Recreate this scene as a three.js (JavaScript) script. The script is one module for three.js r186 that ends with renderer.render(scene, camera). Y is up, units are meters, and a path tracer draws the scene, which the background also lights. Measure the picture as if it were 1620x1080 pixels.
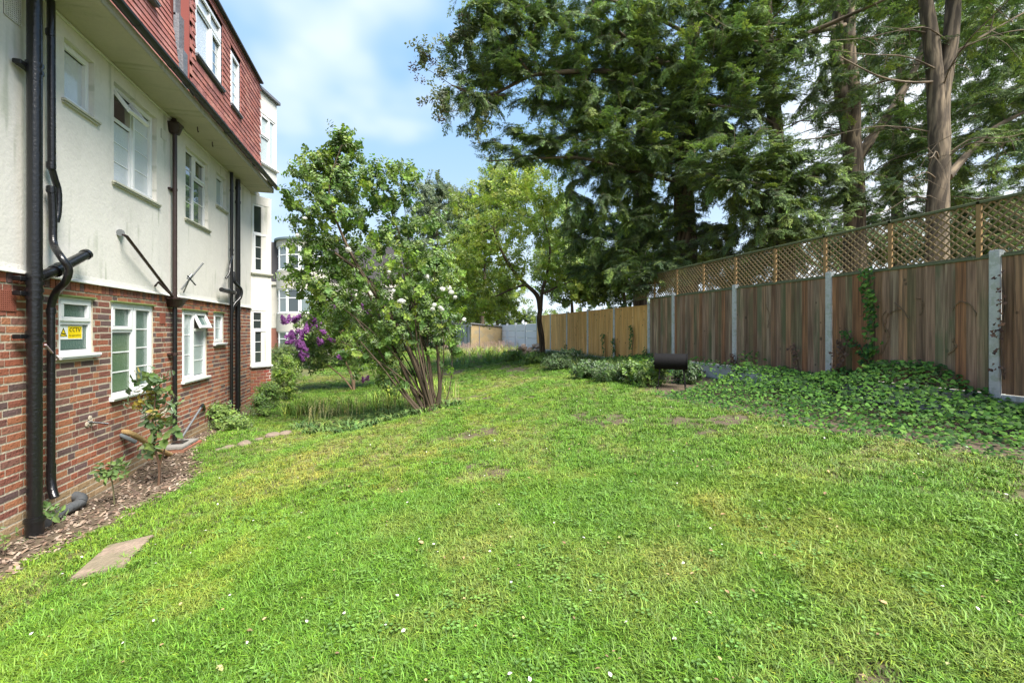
import * as THREE from 'three';
import { mergeGeometries } from 'three/addons/utils/BufferGeometryUtils.js';

// ---------- camera (metres, y up; the house and the fence run along -z) ----------
const V3 = THREE.Vector3;
const scene = new THREE.Scene();
const FOC = 700, CX = 810, HZ = 522, YAW = Math.atan(182 / FOC), CAMY = 1.5;
const camera = new THREE.PerspectiveCamera(2 * Math.atan(540 / FOC) * 180 / Math.PI, 1024 / 682, 0.05, 2000);
camera.position.set(0, CAMY, 0);
camera.rotation.y = -YAW;
camera.setViewOffset(1620, 1080, 0, 540 - HZ, 1620, 1080);
camera.updateProjectionMatrix();

// ---------- renderer and exposure ----------
const renderer = new THREE.WebGLRenderer({ antialias: true });
renderer.toneMapping = THREE.LinearToneMapping;
renderer.toneMappingExposure = 2.45;
renderer.shadowMap.enabled = true;
renderer.setSize(1024, 682);

// ---------- noise ----------
function mulberry(a) { return function () { a |= 0; a = a + 0x6D2B79F5 | 0; let t = Math.imul(a ^ a >>> 15, 1 | a); t = t + Math.imul(t ^ t >>> 7, 61 | t) ^ t; return ((t ^ t >>> 14) >>> 0) / 4294967296; }; }
const clamp = (x, a = 0, b = 1) => Math.min(b, Math.max(a, x));
const sm = (a, b, x) => { const t = clamp((x - a) / (b - a)); return t * t * (3 - 2 * t); };
const lerp = (a, b, t) => a + (b - a) * t;
function h3(x, y, z) { let n = Math.imul(x | 0, 374761393) + Math.imul(y | 0, 668265263) + Math.imul(z | 0, 2147483647 ^ 0x5bd1e995); n = Math.imul(n ^ n >>> 13, 1274126177); return ((n ^ n >>> 16) >>> 0) / 4294967296; }
function noise3(x, y, z, w = 0, wy = w) {   // w, wy: periods of x and y, 0 for none
  const xi = Math.floor(x), yi = Math.floor(y), zi = Math.floor(z), fx = x - xi, fy = y - yi, fz = z - zi;
  const u = fx * fx * (3 - 2 * fx), v = fy * fy * (3 - 2 * fy), t = fz * fz * (3 - 2 * fz);
  let x0 = xi, x1 = xi + 1, y0 = yi, y1 = yi + 1;
  if (w) { x0 = ((x0 % w) + w) % w; x1 = ((x1 % w) + w) % w; y0 = ((y0 % wy) + wy) % wy; y1 = ((y1 % wy) + wy) % wy; }
  const a0 = h3(x0, y0, zi), b0 = h3(x1, y0, zi), c0 = h3(x0, y1, zi), d0 = h3(x1, y1, zi), p0 = a0 + (b0 - a0) * u, q0 = c0 + (d0 - c0) * u, n0 = p0 + (q0 - p0) * v;
  if (fz === 0) return n0;
  const a1 = h3(x0, y0, zi + 1), b1 = h3(x1, y0, zi + 1), c1 = h3(x0, y1, zi + 1), d1 = h3(x1, y1, zi + 1), p1 = a1 + (b1 - a1) * u, q1 = c1 + (d1 - c1) * u;
  return n0 + (p1 + (q1 - p1) * v - n0) * t;
}
function fbm(x, y, z = 0, o = 4, w = 0, wy = w) { let s = 0, a = 0.5, n = 0; for (let i = 0; i < o; i++) { s += a * noise3(x, y, z + i * 7, w, wy); n += a; a *= 0.5; x *= 2; y *= 2; z *= 2; w *= 2; wy *= 2; } return s / n; }

// ---------- sky: thin bright cloud over pale blue, bluer overhead; one equirectangular picture ----------
const SUN = new V3(0.38, 1.1, 0.52).normalize();
{
  const W = 1024, H = 512, d = new Float32Array(W * H * 4);
  for (let j = 0; j < H; j++) for (let i = 0; i < W; i++) {
    const lat = ((j + 0.5) / H - 0.5) * Math.PI, lon = ((i + 0.5) / W - 0.5) * 2 * Math.PI;
    const x = Math.cos(lat) * Math.cos(lon), y = Math.sin(lat), z = Math.cos(lat) * Math.sin(lon);
    const e = Math.max(0, y);
    const k = Math.pow(e, 0.55);
    let r = lerp(0.44, 0.025, k), g = lerp(0.51, 0.17, k), b = lerp(0.56, 0.40, k);
    const s = 1 / (e + 0.22);
    const n = fbm(x * s * 1.5 + 42.992, z * s * 1.5 + 32.977, 1.7, 5), n2 = fbm(x * s * 0.55 + 6.687, z * s * 0.55 + 49.482, 4.2, 4);
    const c = clamp(sm(0.46, 0.63, n * 0.6 + n2 * 0.4) * 0.9 + 0.35 * (1 - sm(0.0, 0.35, e)));
    r = lerp(r, 0.52, c); g = lerp(g, 0.54, c); b = lerp(b, 0.56, c);
    if (y < 0) { const q = sm(0, -0.25, y); r = lerp(r, 0.16, q); g = lerp(g, 0.18, q); b = lerp(b, 0.12, q); }
    const o = (j * W + i) * 4; d[o] = r; d[o + 1] = g; d[o + 2] = b; d[o + 3] = 1;
  }
  const t = new THREE.DataTexture(d, W, H, THREE.RGBAFormat, THREE.FloatType);
  t.mapping = THREE.EquirectangularReflectionMapping; t.magFilter = THREE.LinearFilter; t.needsUpdate = true;
  scene.background = t; scene.environment = t;
  scene.backgroundIntensity = 1; scene.environmentIntensity = 1;
}
const sun = new THREE.DirectionalLight(new THREE.Color(1, 0.94, 0.86), 5.0);
sun.position.copy(SUN).multiplyScalar(60); sun.target.position.set(0, 0, -8);
sun.castShadow = true; sun.shadow.radius = 60; sun.shadow.mapSize.set(4096, 4096);
Object.assign(sun.shadow.camera, { left: -35, right: 35, top: 35, bottom: -35, near: 1, far: 140 });
scene.add(sun, sun.target);

// ---------- pixel of the photograph -> direction -> point on a plane, on the ground or at a depth ----------
const FW = new V3(Math.sin(YAW), 0, -Math.cos(YAW)), RT = new V3(Math.cos(YAW), 0, Math.sin(YAW));
const ray = (px, py) => FW.clone().addScaledVector(RT, (px - CX) / FOC).add(new V3(0, (HZ - py) / FOC, 0));
const along = (d, t) => new V3(d.x * t, CAMY + d.y * t, d.z * t);
const onX = (px, py, X) => { const d = ray(px, py); return along(d, X / d.x); };
const atD = (px, py, t) => along(ray(px, py), t);
function onG(px, py) { const d = ray(px, py); let t = 0.6; while (t < 80) { const p = along(d, t); if (p.y <= gh(p.x, p.z)) break; t += 0.02; } return along(d, t); }

// ---------- objects ----------
const taken = {};
function numbered(n) { const k = taken[n] = (taken[n] ?? -1) + 1; return k ? `${n}_${String(k).padStart(3, '0')}` : n; }
function thing(name, label, category, group, pos) { const o = new THREE.Group(); o.name = numbered(name); o.userData = { label, category }; if (group) o.userData.group = group; if (pos) o.position.copy(pos); scene.add(o); return o; }
function mesh(name, geo, mat, parent) { const m = new THREE.Mesh(geo, mat); m.name = name; m.castShadow = m.receiveShadow = true; (parent || scene).add(m); return m; }
function top(name, geo, mat, label, category, group) { const m = mesh(numbered(name), geo, mat); m.userData = { label, category }; if (group) m.userData.group = group; return m; }
function structure(name, geo, mat) { const m = mesh(numbered(name), geo, mat); m.userData = { kind: 'structure' }; return m; }
function instances(name, geo, mat, list, parent, stuff) {   // list: {m: Matrix4, c: Color}
  const im = new THREE.InstancedMesh(geo, mat, Math.max(1, list.length)); im.name = parent ? name : numbered(name); im.castShadow = im.receiveShadow = true;
  list.forEach((e, i) => { im.setMatrixAt(i, e.m); im.setColorAt(i, e.c); });
  im.userData = { kind: 'stuff', ...(stuff || {}) }; (parent || scene).add(im); return im;
}
const col = (r, g, b) => new THREE.Color().setRGB(r, g, b);

// ---------- geometry ----------
class GB {
  constructor() { this.p = []; this.n = []; this.t = []; this.c = []; this.i = []; }
  v(p, n, u, w, c) { this.p.push(p.x, p.y, p.z); this.n.push(n.x, n.y, n.z); this.t.push(u, w); if (c) this.c.push(c.r, c.g, c.b); return this.p.length / 3 - 1; }
  tri(a, b, c) { this.i.push(a, b, c); }
  flat(a, b, c, col) { const n = b.clone().sub(a).cross(c.clone().sub(a)).normalize(); this.tri(this.v(a, n, a.x, a.y, col), this.v(b, n, b.x, b.y, col), this.v(c, n, c.x, c.y, col)); }
  tube(pts, rad, sides = 6, c, cap = true) {   // pts: V3[], rad: number or number[]
    const N = pts.length; let ref = Math.abs(pts[N - 1].clone().sub(pts[0]).normalize().y) > 0.9 ? new V3(1, 0, 0) : new V3(0, 1, 0), len = 0; const rings = [];
    let U = null;
    for (let k = 0; k < N; k++) {
      const T = pts[Math.min(N - 1, k + 1)].clone().sub(pts[Math.max(0, k - 1)]).normalize();
      if (k) len += pts[k].distanceTo(pts[k - 1]);
      U = U ? U.clone().addScaledVector(T, -U.dot(T)).normalize() : ref.clone().cross(T).normalize();
      const W = T.clone().cross(U), r = Array.isArray(rad) ? rad[k] : rad, ring = [];
      for (let s = 0; s <= sides; s++) { const a = s / sides * Math.PI * 2, n = U.clone().multiplyScalar(Math.cos(a)).addScaledVector(W, Math.sin(a)); ring.push(this.v(pts[k].clone().addScaledVector(n, r), n, s / sides * Math.max(0.2, 6.28 * r), len, c)); }
      rings.push(ring);
    }
    for (let k = 0; k + 1 < N; k++) for (let s = 0; s < sides; s++) { const a = rings[k][s], b = rings[k][s + 1], d = rings[k + 1][s], e = rings[k + 1][s + 1]; this.tri(a, b, e); this.tri(a, e, d); }
    if (cap) for (const k of [0, N - 1]) {
      const T = (k ? pts[k].clone().sub(pts[k - 1]) : pts[0].clone().sub(pts[1])).normalize(), m = this.v(pts[k], T, 0, 0, c);
      const ring = rings[k].map(q => this.v(new V3(this.p[q * 3], this.p[q * 3 + 1], this.p[q * 3 + 2]), T, 0, 0, c));
      for (let s = 0; s < sides; s++) k ? this.tri(m, ring[s], ring[s + 1]) : this.tri(m, ring[s + 1], ring[s]);
    }
    return this;
  }
  geo() {
    const g = new THREE.BufferGeometry();
    g.setAttribute('position', new THREE.Float32BufferAttribute(this.p, 3)); g.setAttribute('normal', new THREE.Float32BufferAttribute(this.n, 3)); g.setAttribute('uv', new THREE.Float32BufferAttribute(this.t, 2));
    if (this.c.length) g.setAttribute('color', new THREE.Float32BufferAttribute(this.c, 3));
    g.setIndex(this.i); return g;
  }
}
function paint(g, c) { const n = g.attributes.position.count, a = new Float32Array(n * 3); for (let i = 0; i < n; i++) { a[i * 3] = c.r; a[i * 3 + 1] = c.g; a[i * 3 + 2] = c.b; } g.setAttribute('color', new THREE.BufferAttribute(a, 3)); return g; }
// box with chamfered edges, 44 triangles, uv in metres
function cbox(w, h, d, c = 0.003, uo = 0, vo = 0) {
  c = Math.min(c, w * 0.3, h * 0.3, d * 0.3);
  const H = [w / 2, h / 2, d / 2], b = new GB(), P = (ax, s, i, j) => { const v = [0, 0, 0]; v[ax] = s * H[ax]; const a = (ax + 1) % 3, e = (ax + 2) % 3; v[a] = i * (H[a] - c); v[e] = j * (H[e] - c); return v; };
  const ids = {}, key = (ax, s, i, j) => ax + ',' + s + ',' + i + ',' + j;
  const put = (v, n) => b.v(new V3(...v), new V3(...n).normalize(), uo + (Math.abs(n[0]) > 0.8 ? v[2] : v[0]), vo + (Math.abs(n[1]) > 0.8 ? v[2] : v[1]));
  for (let ax = 0; ax < 3; ax++) for (const s of [-1, 1]) {
    const n = [0, 0, 0]; n[ax] = s; const q = [];
    for (const [i, j] of [[-1, -1], [1, -1], [1, 1], [-1, 1]]) q.push(ids[key(ax, s, i, j)] = put(P(ax, s, i, j), n));
    s > 0 ? (b.tri(q[0], q[1], q[2]), b.tri(q[0], q[2], q[3])) : (b.tri(q[0], q[2], q[1]), b.tri(q[0], q[3], q[2]));
  }
  const at = (ax, sg) => { const a = (ax + 1) % 3, e = (ax + 2) % 3; return ids[key(ax, sg[ax], sg[a], sg[e])]; };
  for (let ax = 0; ax < 3; ax++) for (const s1 of [-1, 1]) for (const s2 of [-1, 1]) {   // edge along ax between faces a and e
    const a = (ax + 1) % 3, e = (ax + 2) % 3, S = k => { const g = [0, 0, 0]; g[ax] = k; g[a] = s1; g[e] = s2; return g; };
    const q = [at(a, S(-1)), at(a, S(1)), at(e, S(1)), at(e, S(-1))];
    s1 * s2 > 0 ? (b.tri(q[0], q[2], q[1]), b.tri(q[0], q[3], q[2])) : (b.tri(q[0], q[1], q[2]), b.tri(q[0], q[2], q[3]));
  }
  for (const x of [-1, 1]) for (const y of [-1, 1]) for (const z of [-1, 1]) { const g = [x, y, z], q = [at(0, g), at(1, g), at(2, g)]; x * y * z > 0 ? b.tri(q[0], q[1], q[2]) : b.tri(q[0], q[2], q[1]); }
  return b.geo();
}
// a flat face of the place: origin O, U to the right as one looks at it, V up, N out
class Face {
  constructor(O, U, N) { this.O = O; this.U = U.clone().normalize(); this.V = new V3(0, 1, 0); this.N = N ? N.clone().normalize() : this.U.clone().cross(this.V); this.m = new THREE.Matrix4().makeBasis(this.U, this.V, this.N).setPosition(O); }
  box(u0, u1, v0, v1, n0, n1, c = 0.003, uo, vo) { const g = cbox(Math.abs(u1 - u0), Math.abs(v1 - v0), Math.abs(n1 - n0), c, uo ?? (u0 + u1) / 2, vo ?? (v0 + v1) / 2); g.translate((u0 + u1) / 2, (v0 + v1) / 2, (n0 + n1) / 2); return g.applyMatrix4(this.m); }
  slab(outer, holes, n0, n1) {   // extruded polygon in (u, v) with rectangular holes [u0,u1,v0,v1]
    const s = new THREE.Shape(outer.map(([a, b]) => new THREE.Vector2(a, b)));
    for (const [a, b, c, d] of holes) s.holes.push(new THREE.Path([new THREE.Vector2(a, c), new THREE.Vector2(a, d), new THREE.Vector2(b, d), new THREE.Vector2(b, c)]));
    const g = new THREE.ExtrudeGeometry(s, { depth: n1 - n0, bevelEnabled: false }); g.translate(0, 0, n0); return g.applyMatrix4(this.m);
  }
  p(u, v, n = 0) { return this.O.clone().addScaledVector(this.U, u).addScaledVector(this.V, v).addScaledVector(this.N, n); }
}
const merge = a => mergeGeometries(a.map(g => g.index ? g.toNonIndexed() : g), false);
const curve = (pts, n) => new THREE.CatmullRomCurve3(pts).getPoints(n);

// ---------- textures (what surfaces are made of) ----------
function tex(W, H, fn, rep = [1, 1], srgb = true) {
  const d = new Uint8Array(W * H * 4);
  for (let j = 0; j < H; j++) for (let i = 0; i < W; i++) { const c = fn(i / W, j / H), o = (j * W + i) * 4; for (let k = 0; k < 3; k++) d[o + k] = clamp(Math.round((srgb ? Math.pow(clamp(c[k]), 1 / 2.2) : clamp(c[k])) * 255), 0, 255); d[o + 3] = 255; }
  const t = new THREE.DataTexture(d, W, H); t.wrapS = t.wrapT = THREE.RepeatWrapping; t.magFilter = THREE.LinearFilter; t.minFilter = THREE.LinearMipmapLinearFilter; t.generateMipmaps = true;
  if (srgb) t.colorSpace = THREE.SRGBColorSpace; t.repeat.set(...rep); t.needsUpdate = true; return t;
}
const grey = f => (u, v) => { const k = f(u, v); return [k, k, k]; };
const std = o => new THREE.MeshStandardMaterial({ roughness: 0.85, metalness: 0, ...o });
const phy = o => new THREE.MeshPhysicalMaterial({ roughness: 0.6, metalness: 0, ...o });
const bumpFine = tex(256, 256, grey((u, v) => fbm(u * 32, v * 32, 0, 4, 32)), [1.6, 1.6], false);
const stuccoMap = tex(1024, 1024, (u, v) => {   // cream masonry paint, grime streaks and patched areas
  const a = fbm(u * 6, v * 6, 3, 5, 6), s = fbm(u * 40, v * 5, 9, 3, 40, 5) , f = fbm(u * 120, v * 120, 2, 2, 120), p = sm(0.56, 0.66, fbm(u * 9, v * 7, 21, 4, 9, 7));
  const k = 0.71 + (a - 0.5) * 0.10 + (f - 0.5) * 0.06 - p * 0.035, g = sm(0.60, 0.8, s * 0.6 + a * 0.4) * 0.22;
  return [k * 1.0 - g * 1.0, k * 0.965 - g * 0.85, k * 0.885 - g * 0.95];
}, [0.28, 0.28]);
const stuccoBump = tex(512, 512, grey((u, v) => 0.6 * fbm(u * 7, v * 7, 5, 4, 7) + 0.4 * fbm(u * 60, v * 60, 1, 3, 60)), [0.7, 0.7], false);
function woodMap(seed, base, dark, algae, knots) {   // vertical grain: u across, v along
  const rg = mulberry(seed), ks = []; for (let i = 0; i < knots; i++) ks.push([rg(), rg(), 0.012 + 0.02 * rg()]);
  return tex(256, 512, (u, v) => {
    let du = 0, kd = 0; for (const [a, b, r] of ks) { const dx = ((u - a + 1.5) % 1) - 0.5, dy = (((v - b + 1.5) % 1) - 0.5) * 1.8, q = Math.hypot(dx, dy) / r; du += dx * Math.exp(-q * q * 0.35) * 0.6; kd = Math.max(kd, 1 - sm(0.6, 1.25, q)); }
    const g = fbm((u + du) * 34, v * 3, seed, 4, 34, 3) , f = fbm((u + du) * 150, v * 7, seed + 5, 3, 150, 7), b = fbm(u * 6, v * 2, seed + 11, 3, 6, 2);
    const k = clamp(0.1 + 0.9 * sm(0.25, 0.75, g * 0.6 + f * 0.4)), al = algae * sm(0.42, 0.7, fbm(u * 8, v * 3, seed + 19, 4, 8, 3));
    const c = [0, 1, 2].map(q => lerp(dark[q], base[q], k) * (0.72 + 0.56 * b) * (1 - 0.6 * kd));
    return [lerp(c[0], 0.10, al), lerp(c[1], 0.125, al), lerp(c[2], 0.055, al)];
  }, [1.3, 0.55]);
}
const barkMap = tex(512, 512, (u, v) => { const g = fbm(u * 14, v * 3, 4, 5, 14, 3), l = fbm(u * 5, v * 5, 8, 4, 5), k = sm(0.3, 0.7, g); return [lerp(0.06, 0.215, k) * (0.7 + 0.6 * l), lerp(0.048, 0.175, k) * (0.7 + 0.65 * l), lerp(0.036, 0.13, k) * (0.7 + 0.6 * l)]; }, [1.2, 0.8]);
const barkBump = tex(512, 512, grey((u, v) => fbm(u * 14, v * 3, 4, 5, 14, 3)), [1.2, 0.8], false);
// ================= the ground =================
const lin = (t, x) => { if (x <= t[0][0]) return t[0][1]; for (let i = 1; i < t.length; i++) if (x <= t[i][0]) { const k = (x - t[i - 1][0]) / (t[i][0] - t[i - 1][0]), s = k; return lerp(t[i - 1][1], t[i][1], s); } return t[t.length - 1][1]; };
const smooth = (t, x, w) => { let s = 0; for (let k = -3; k <= 3; k++) s += lin(t, x + k * w / 3); return s / 7; };
const NEAR = [[-3.6, -0.46], [-2.5, -0.44], [-1.5, -0.25], [0, -0.03], [2, 0.17], [4, 0.40], [5.6, 0.5], [60, 0.5]];
const FAR = [[-3.6, -0.36], [-1.3, -0.35], [-0.3, -0.26], [0.5, -0.04], [2, 0.10], [4, 0.36], [5.2, 0.48], [60, 0.5]];
const WAY = [[-30, -0.2], [-4, -0.15], [1, 0.12], [4, 0.3], [6, 0.45], [60, 0.5]];
function ghRaw(x, z) {
  const crest = -7.75 - 0.46 * x;                       // where the bank turns down to the lower strip
  const a = sm(0.15, -1.0, z - Math.min(crest, -6.9));
  let y = lerp(smooth(NEAR, x, 0.5), smooth(FAR, x, 0.4), a);
  y = lerp(y, smooth(WAY, x, 1.0), sm(-15, -24, z));
  if (Math.abs(x) < 12 && z > -40 && z < 6) y += (fbm(x * 0.9, z * 0.9, 3, 3) - 0.5) * 0.07 + (fbm(x * 3.1, z * 3.1, 5, 2) - 0.5) * 0.025;
  return y;
}
const GX0 = -4, GZ0 = -32, GS = 0.05, GW = 224, GD = 680, GT = new Float32Array((GW + 1) * (GD + 1));
for (let j = 0; j <= GD; j++) for (let i = 0; i <= GW; i++) GT[j * (GW + 1) + i] = ghRaw(GX0 + i * GS, GZ0 + j * GS);
function gh(x, z) {   // ground height, looked up in a table near the garden
  const a = (x - GX0) / GS, b = (z - GZ0) / GS; if (a < 0 || b < 0 || a >= GW || b >= GD) return ghRaw(x, z);
  const i = a | 0, j = b | 0, u = a - i, v = b - j, o = j * (GW + 1) + i; return lerp(lerp(GT[o], GT[o + 1], u), lerp(GT[o + GW + 1], GT[o + GW + 2], u), v);
}
const bedEdge = z => -2.93 + 0.22 * (fbm(z * 1.3, 2.2, 0, 3) - 0.5) * 2 + 0.25 * sm(-6.5, -9, z) * -1 + 0.35 * Math.exp(-((z + 6.6) ** 2) / 0.9);
const ivyEdge = z => lerp(4.3, 4.8, sm(-4.2, -2.6, z)) + 0.28 * (fbm(z * 1.1, 7.7, 0, 3) - 0.5) * 2 + sm(-7.4, -9, z) * 0.35 + sm(-10, -14, z) * 0.3;
const dry = (x, z) => sm(0.54, 0.72, fbm(x * 0.7 + 11, z * 0.7, 2, 4)) * 0.5 + 0.45 * sm(0.55, 0.68, fbm(x * 2.6, z * 2.6 + 5, 6, 4));
const bare = (x, z) => sm(0.655, 0.72, fbm(x * 1.15 + 4, z * 1.5 - 9, 8, 4)) * sm(-0.5, 1.5, x);
const inSlab = (x, z) => { const dx = x + 2.27, dz = z + 4.40, c = Math.cos(0.12), s = Math.sin(0.12); return Math.abs(c * dx + s * dz) < 0.13 + 0.05 * noise3(x * 9, z * 9, 2) && Math.abs(-s * dx + c * dz) < 0.25 + 0.06 * noise3(x * 7, z * 7, 5); };
const lilacBed = (x, z) => Math.hypot((x + 0.55) / 1.75, (z + 8.75 - 0.42 * (x + 0.55)) / 0.85);
{
  const xs = [], zs = [];
  for (const v of [-320, -120, -60, -30, -16, -9, -6, -4.6]) xs.push(v);
  for (let v = -4; v <= 7.2; v += 0.1) xs.push(v);
  for (const v of [8, 9.5, 12, 16, 24, 40, 80, 160, 320]) xs.push(v);
  for (const v of [-420, -200, -120, -80, -60, -50, -44, -40, -37, -34, -32]) zs.push(v);
  for (let v = -30.5; v < -15; v += 0.3) zs.push(v);
  for (let v = -15; v <= 1.0; v += 0.1) zs.push(v);
  for (const v of [1.6, 2.5, 4, 6, 10, 20, 50, 120]) zs.push(v);
  const b = new GB();
  for (const z of zs) for (const x of xs) {
    const y = gh(x, z), e = 0.05, n = new V3(gh(x - e, z) - gh(x + e, z), 2 * e, gh(x, z - e) - gh(x, z + e)).normalize();
    const soil = Math.max(sm(0.12, -0.1, x - bedEdge(z)) * sm(-11.9, -11.2, z), sm(-0.15, 0.2, x - ivyEdge(z)), bare(x, z), sm(1.1, 0.8, lilacBed(x, z)) * 0.8);
    const d = dry(x, z);
    const c = [lerp(lerp(0.095, 0.18, d), 0.105, soil), lerp(lerp(0.11, 0.155, d), 0.078, soil), lerp(lerp(0.03, 0.065, d), 0.048, soil)];
    b.v(new V3(x, y, z), n, x, z, col(...c));
  }
  const W = xs.length; for (let j = 0; j + 1 < zs.length; j++) for (let i = 0; i + 1 < W; i++) { const a = j * W + i; b.tri(a, a + W, a + W + 1); b.tri(a, a + W + 1, a + 1); }
  const gm = tex(1024, 1024, (u, v) => { const a = fbm(u * 90, v * 90, 1, 3, 90), c = fbm(u * 14, v * 14, 5, 4, 14), k = 0.45 + 0.85 * a * (0.6 + 0.8 * c), w = sm(0.62, 0.75, a) * 0.25; return [k + w, k + w * 0.8, k + w * 0.7]; }, [0.6, 0.6]);
  structure('ground', b.geo(), std({ vertexColors: true, map: gm, bumpMap: bumpFine, bumpScale: 0.01, roughness: 1 }));
}
// ================= the block of flats along the left =================
const stucco = std({ map: stuccoMap, bumpMap: stuccoBump, bumpScale: 0.0045, roughness: 0.9 });
const whitePaint = std({ color: col(0.66, 0.65, 0.60), bumpMap: bumpFine, bumpScale: 0.004, roughness: 0.7 });
const upvc = phy({ color: col(0.80, 0.81, 0.81), roughness: 0.32, clearcoat: 0.3 });
const algaeTrim = std({ color: col(0.17, 0.22, 0.07), roughness: 0.9, bumpMap: bumpFine, bumpScale: 0.003 });
const glassBump = tex(256, 256, grey((u, v) => fbm(u * 24, v * 24, 7, 3, 24)), [3, 3], false);
const frosted = (r, g, b) => phy({ color: col(r, g, b), roughness: 0.28, clearcoat: 0.9, clearcoatRoughness: 0.08, bumpMap: glassBump, bumpScale: 0.004 });
const tealGlass = frosted(0.085, 0.15, 0.12), greenGlass = frosted(0.10, 0.17, 0.095), paleGlass = frosted(0.40, 0.48, 0.48), whiteGlass = frosted(0.60, 0.64, 0.66);
const darkGlass = phy({ color: col(0.035, 0.045, 0.045), roughness: 0.03, clearcoat: 1, specularIntensity: 1, ior: 1.7 });
const clearGlass = phy({ color: col(0.12, 0.16, 0.16), roughness: 0.03, clearcoat: 1, ior: 1.7 });
const gasket = std({ color: col(0.03, 0.03, 0.03) });
const sealant = std({ color: col(0.10, 0.085, 0.065) });
const castIron = phy({ color: col(0.007, 0.007, 0.008), roughness: 0.30, clearcoat: 0.2, bumpMap: bumpFine, bumpScale: 0.003 });
const oldIron = phy({ color: col(0.032, 0.017, 0.014), roughness: 0.42, bumpMap: bumpFine, bumpScale: 0.004 });
const galv = std({ color: col(0.24, 0.25, 0.26), metalness: 0.6, roughness: 0.5 });

const house = thing('apartment_block', 'cream rendered and red brick apartment block with tile-hung upper storey', 'building');
const WX = -3.48, U0 = -6, U1 = 12.1;
const wall = new Face(new V3(WX, 0, 0), new V3(0, 0, -1));
const WIN = {
  U1: [5.82, 6.31, 3.985, 4.655], U2: [6.68, 7.71, 3.385, 4.65], U3: [8.64, 9.57, 3.40, 4.625], U4: [9.96, 10.47, 3.985, 4.645],
  L1: [5.76, 6.30, 1.235, 1.86], L2: [6.65, 7.63, 0.655, 1.85], L3: [8.55, 9.52, 0.645, 1.84], L4: [9.87, 10.36, 1.245, 1.845],
};
const lows = ['L1', 'L2', 'L3', 'L4'].map(k => WIN[k]), ups = ['U1', 'U2', 'U3', 'U4'].map(k => WIN[k]);

// --- masonry: bed of mortar, bricks laid in Flemish bond, a brick-on-edge course, render above ---
const mortar = std({ color: col(0.47, 0.41, 0.31), bumpMap: bumpFine, bumpScale: 0.006, roughness: 1 });
mesh('mortar_wall', wall.slab([[U0, -1], [U1, -1], [U1, 2.06], [U0, 2.06]], lows, -0.25, -0.001), mortar, house);
const brickMat = std({ vertexColors: true, bumpMap: bumpFine, bumpScale: 0.006, roughness: 0.92 });
{
  const rg = mulberry(41), bricks = [];
  const cols = [[0.28, 0.092, 0.05], [0.30, 0.108, 0.055], [0.24, 0.08, 0.05], [0.33, 0.125, 0.06], [0.21, 0.075, 0.052], [0.16, 0.065, 0.05], [0.11, 0.066, 0.06], [0.135, 0.08, 0.075], [0.26, 0.11, 0.07], [0.29, 0.09, 0.048], [0.20, 0.09, 0.065], [0.35, 0.145, 0.07]].map(c => col(...c));
  const buff = [[0.30, 0.20, 0.105], [0.25, 0.165, 0.09], [0.33, 0.225, 0.125]].map(c => col(...c));
  const P = 0.0775, S = 0.208, Hd = 0.100, J = 0.0065, y0 = 1.93 - P * 32;
  const push = (a, b, v, h, c, d) => bricks.push({ a, b, v, h, c, d });
  const segs = v => { const out = []; let s = [[U0, U1]]; for (const [a, b, c, d] of lows) if (v > c - 0.06 && v < d + 0.005) s = s.flatMap(([p, q]) => b <= p || a >= q ? [[p, q]] : [[p, a], [b, q]].filter(e => e[1] - e[0] > 0.02)); return s; };
  for (let k = 0; k < 32; k++) {
    const v = y0 + k * P; if (v < -0.66) continue;
    for (const [p, q] of segs(v + 0.03)) {
      let u = U0 - ((k * 0.157) % 0.321) - 0.01, head = k % 2 === 0;
      while (u < q) {
        const L = head ? Hd : S, a = Math.max(p, u) + J / 2, b = Math.min(q, u + L + J) - J / 2;
        if (b - a > 0.03) { const lowest = v < -0.24 - 0.06 * noise3(u * 0.7, 0, 3); push(a, b, v + P / 2, 0.0615, lowest && rg() < 0.9 ? buff[rg() * 3 | 0] : cols[Math.min(11, Math.floor(rg() * 12))], 0.0005 + rg() * 0.003); }
        u += L + J; head = !head;
      }
    }
  }
  for (let u = U0; u < U1 - 0.03; u += 0.075) push(u + 0.004, u + 0.0705, 1.985, 0.096, cols[rg() * 12 | 0], 0.006 + rg() * 0.006);
  // the 300 that show largest are parts of their own, the rest one piece
  const size = b => { const p = wall.p((b.a + b.b) / 2, b.v), d = p.z * -FW.z * -1; const depth = p.x * FW.x + p.z * FW.z; const px = CX + FOC * (p.x * RT.x + p.z * RT.z) / Math.max(0.1, depth); return depth < 0.5 || px < -20 ? 0 : (b.b - b.a) * b.h / (depth * depth * depth); };
  bricks.sort((x, y) => size(y) - size(x));
  const shared = {}, rest = [];
  bricks.forEach((b, i) => {
    const w = Math.round((b.b - b.a) * 200) / 200, c = b.c;
    if (i < 300) {
      const key = w + '/' + b.h + '/' + c.getHexString(); shared[key] ??= paint(cbox(w, b.h, 0.05, 0.004, (i % 7) * 0.13, (i % 5) * 0.21), c);
      const m = mesh('brick', shared[key], brickMat, house); m.position.copy(wall.p((b.a + b.b) / 2, b.v, -0.025 + b.d)); m.rotation.y = Math.PI / 2;
    } else { const g = wall.box(b.a, b.b, b.v - b.h / 2, b.v + b.h / 2, -0.05 + b.d, b.d, 0.004); rest.push(paint(g, c)); }
  });
  mesh('bricks_beyond', merge(rest), brickMat, house).userData = { kind: 'stuff' };
}
mesh('rendered_wall', wall.slab([[U0, 2.06], [U1, 2.06], [U1, 4.84], [U0, 4.84]], ups, -0.25, 0.012), stucco, house);
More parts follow.
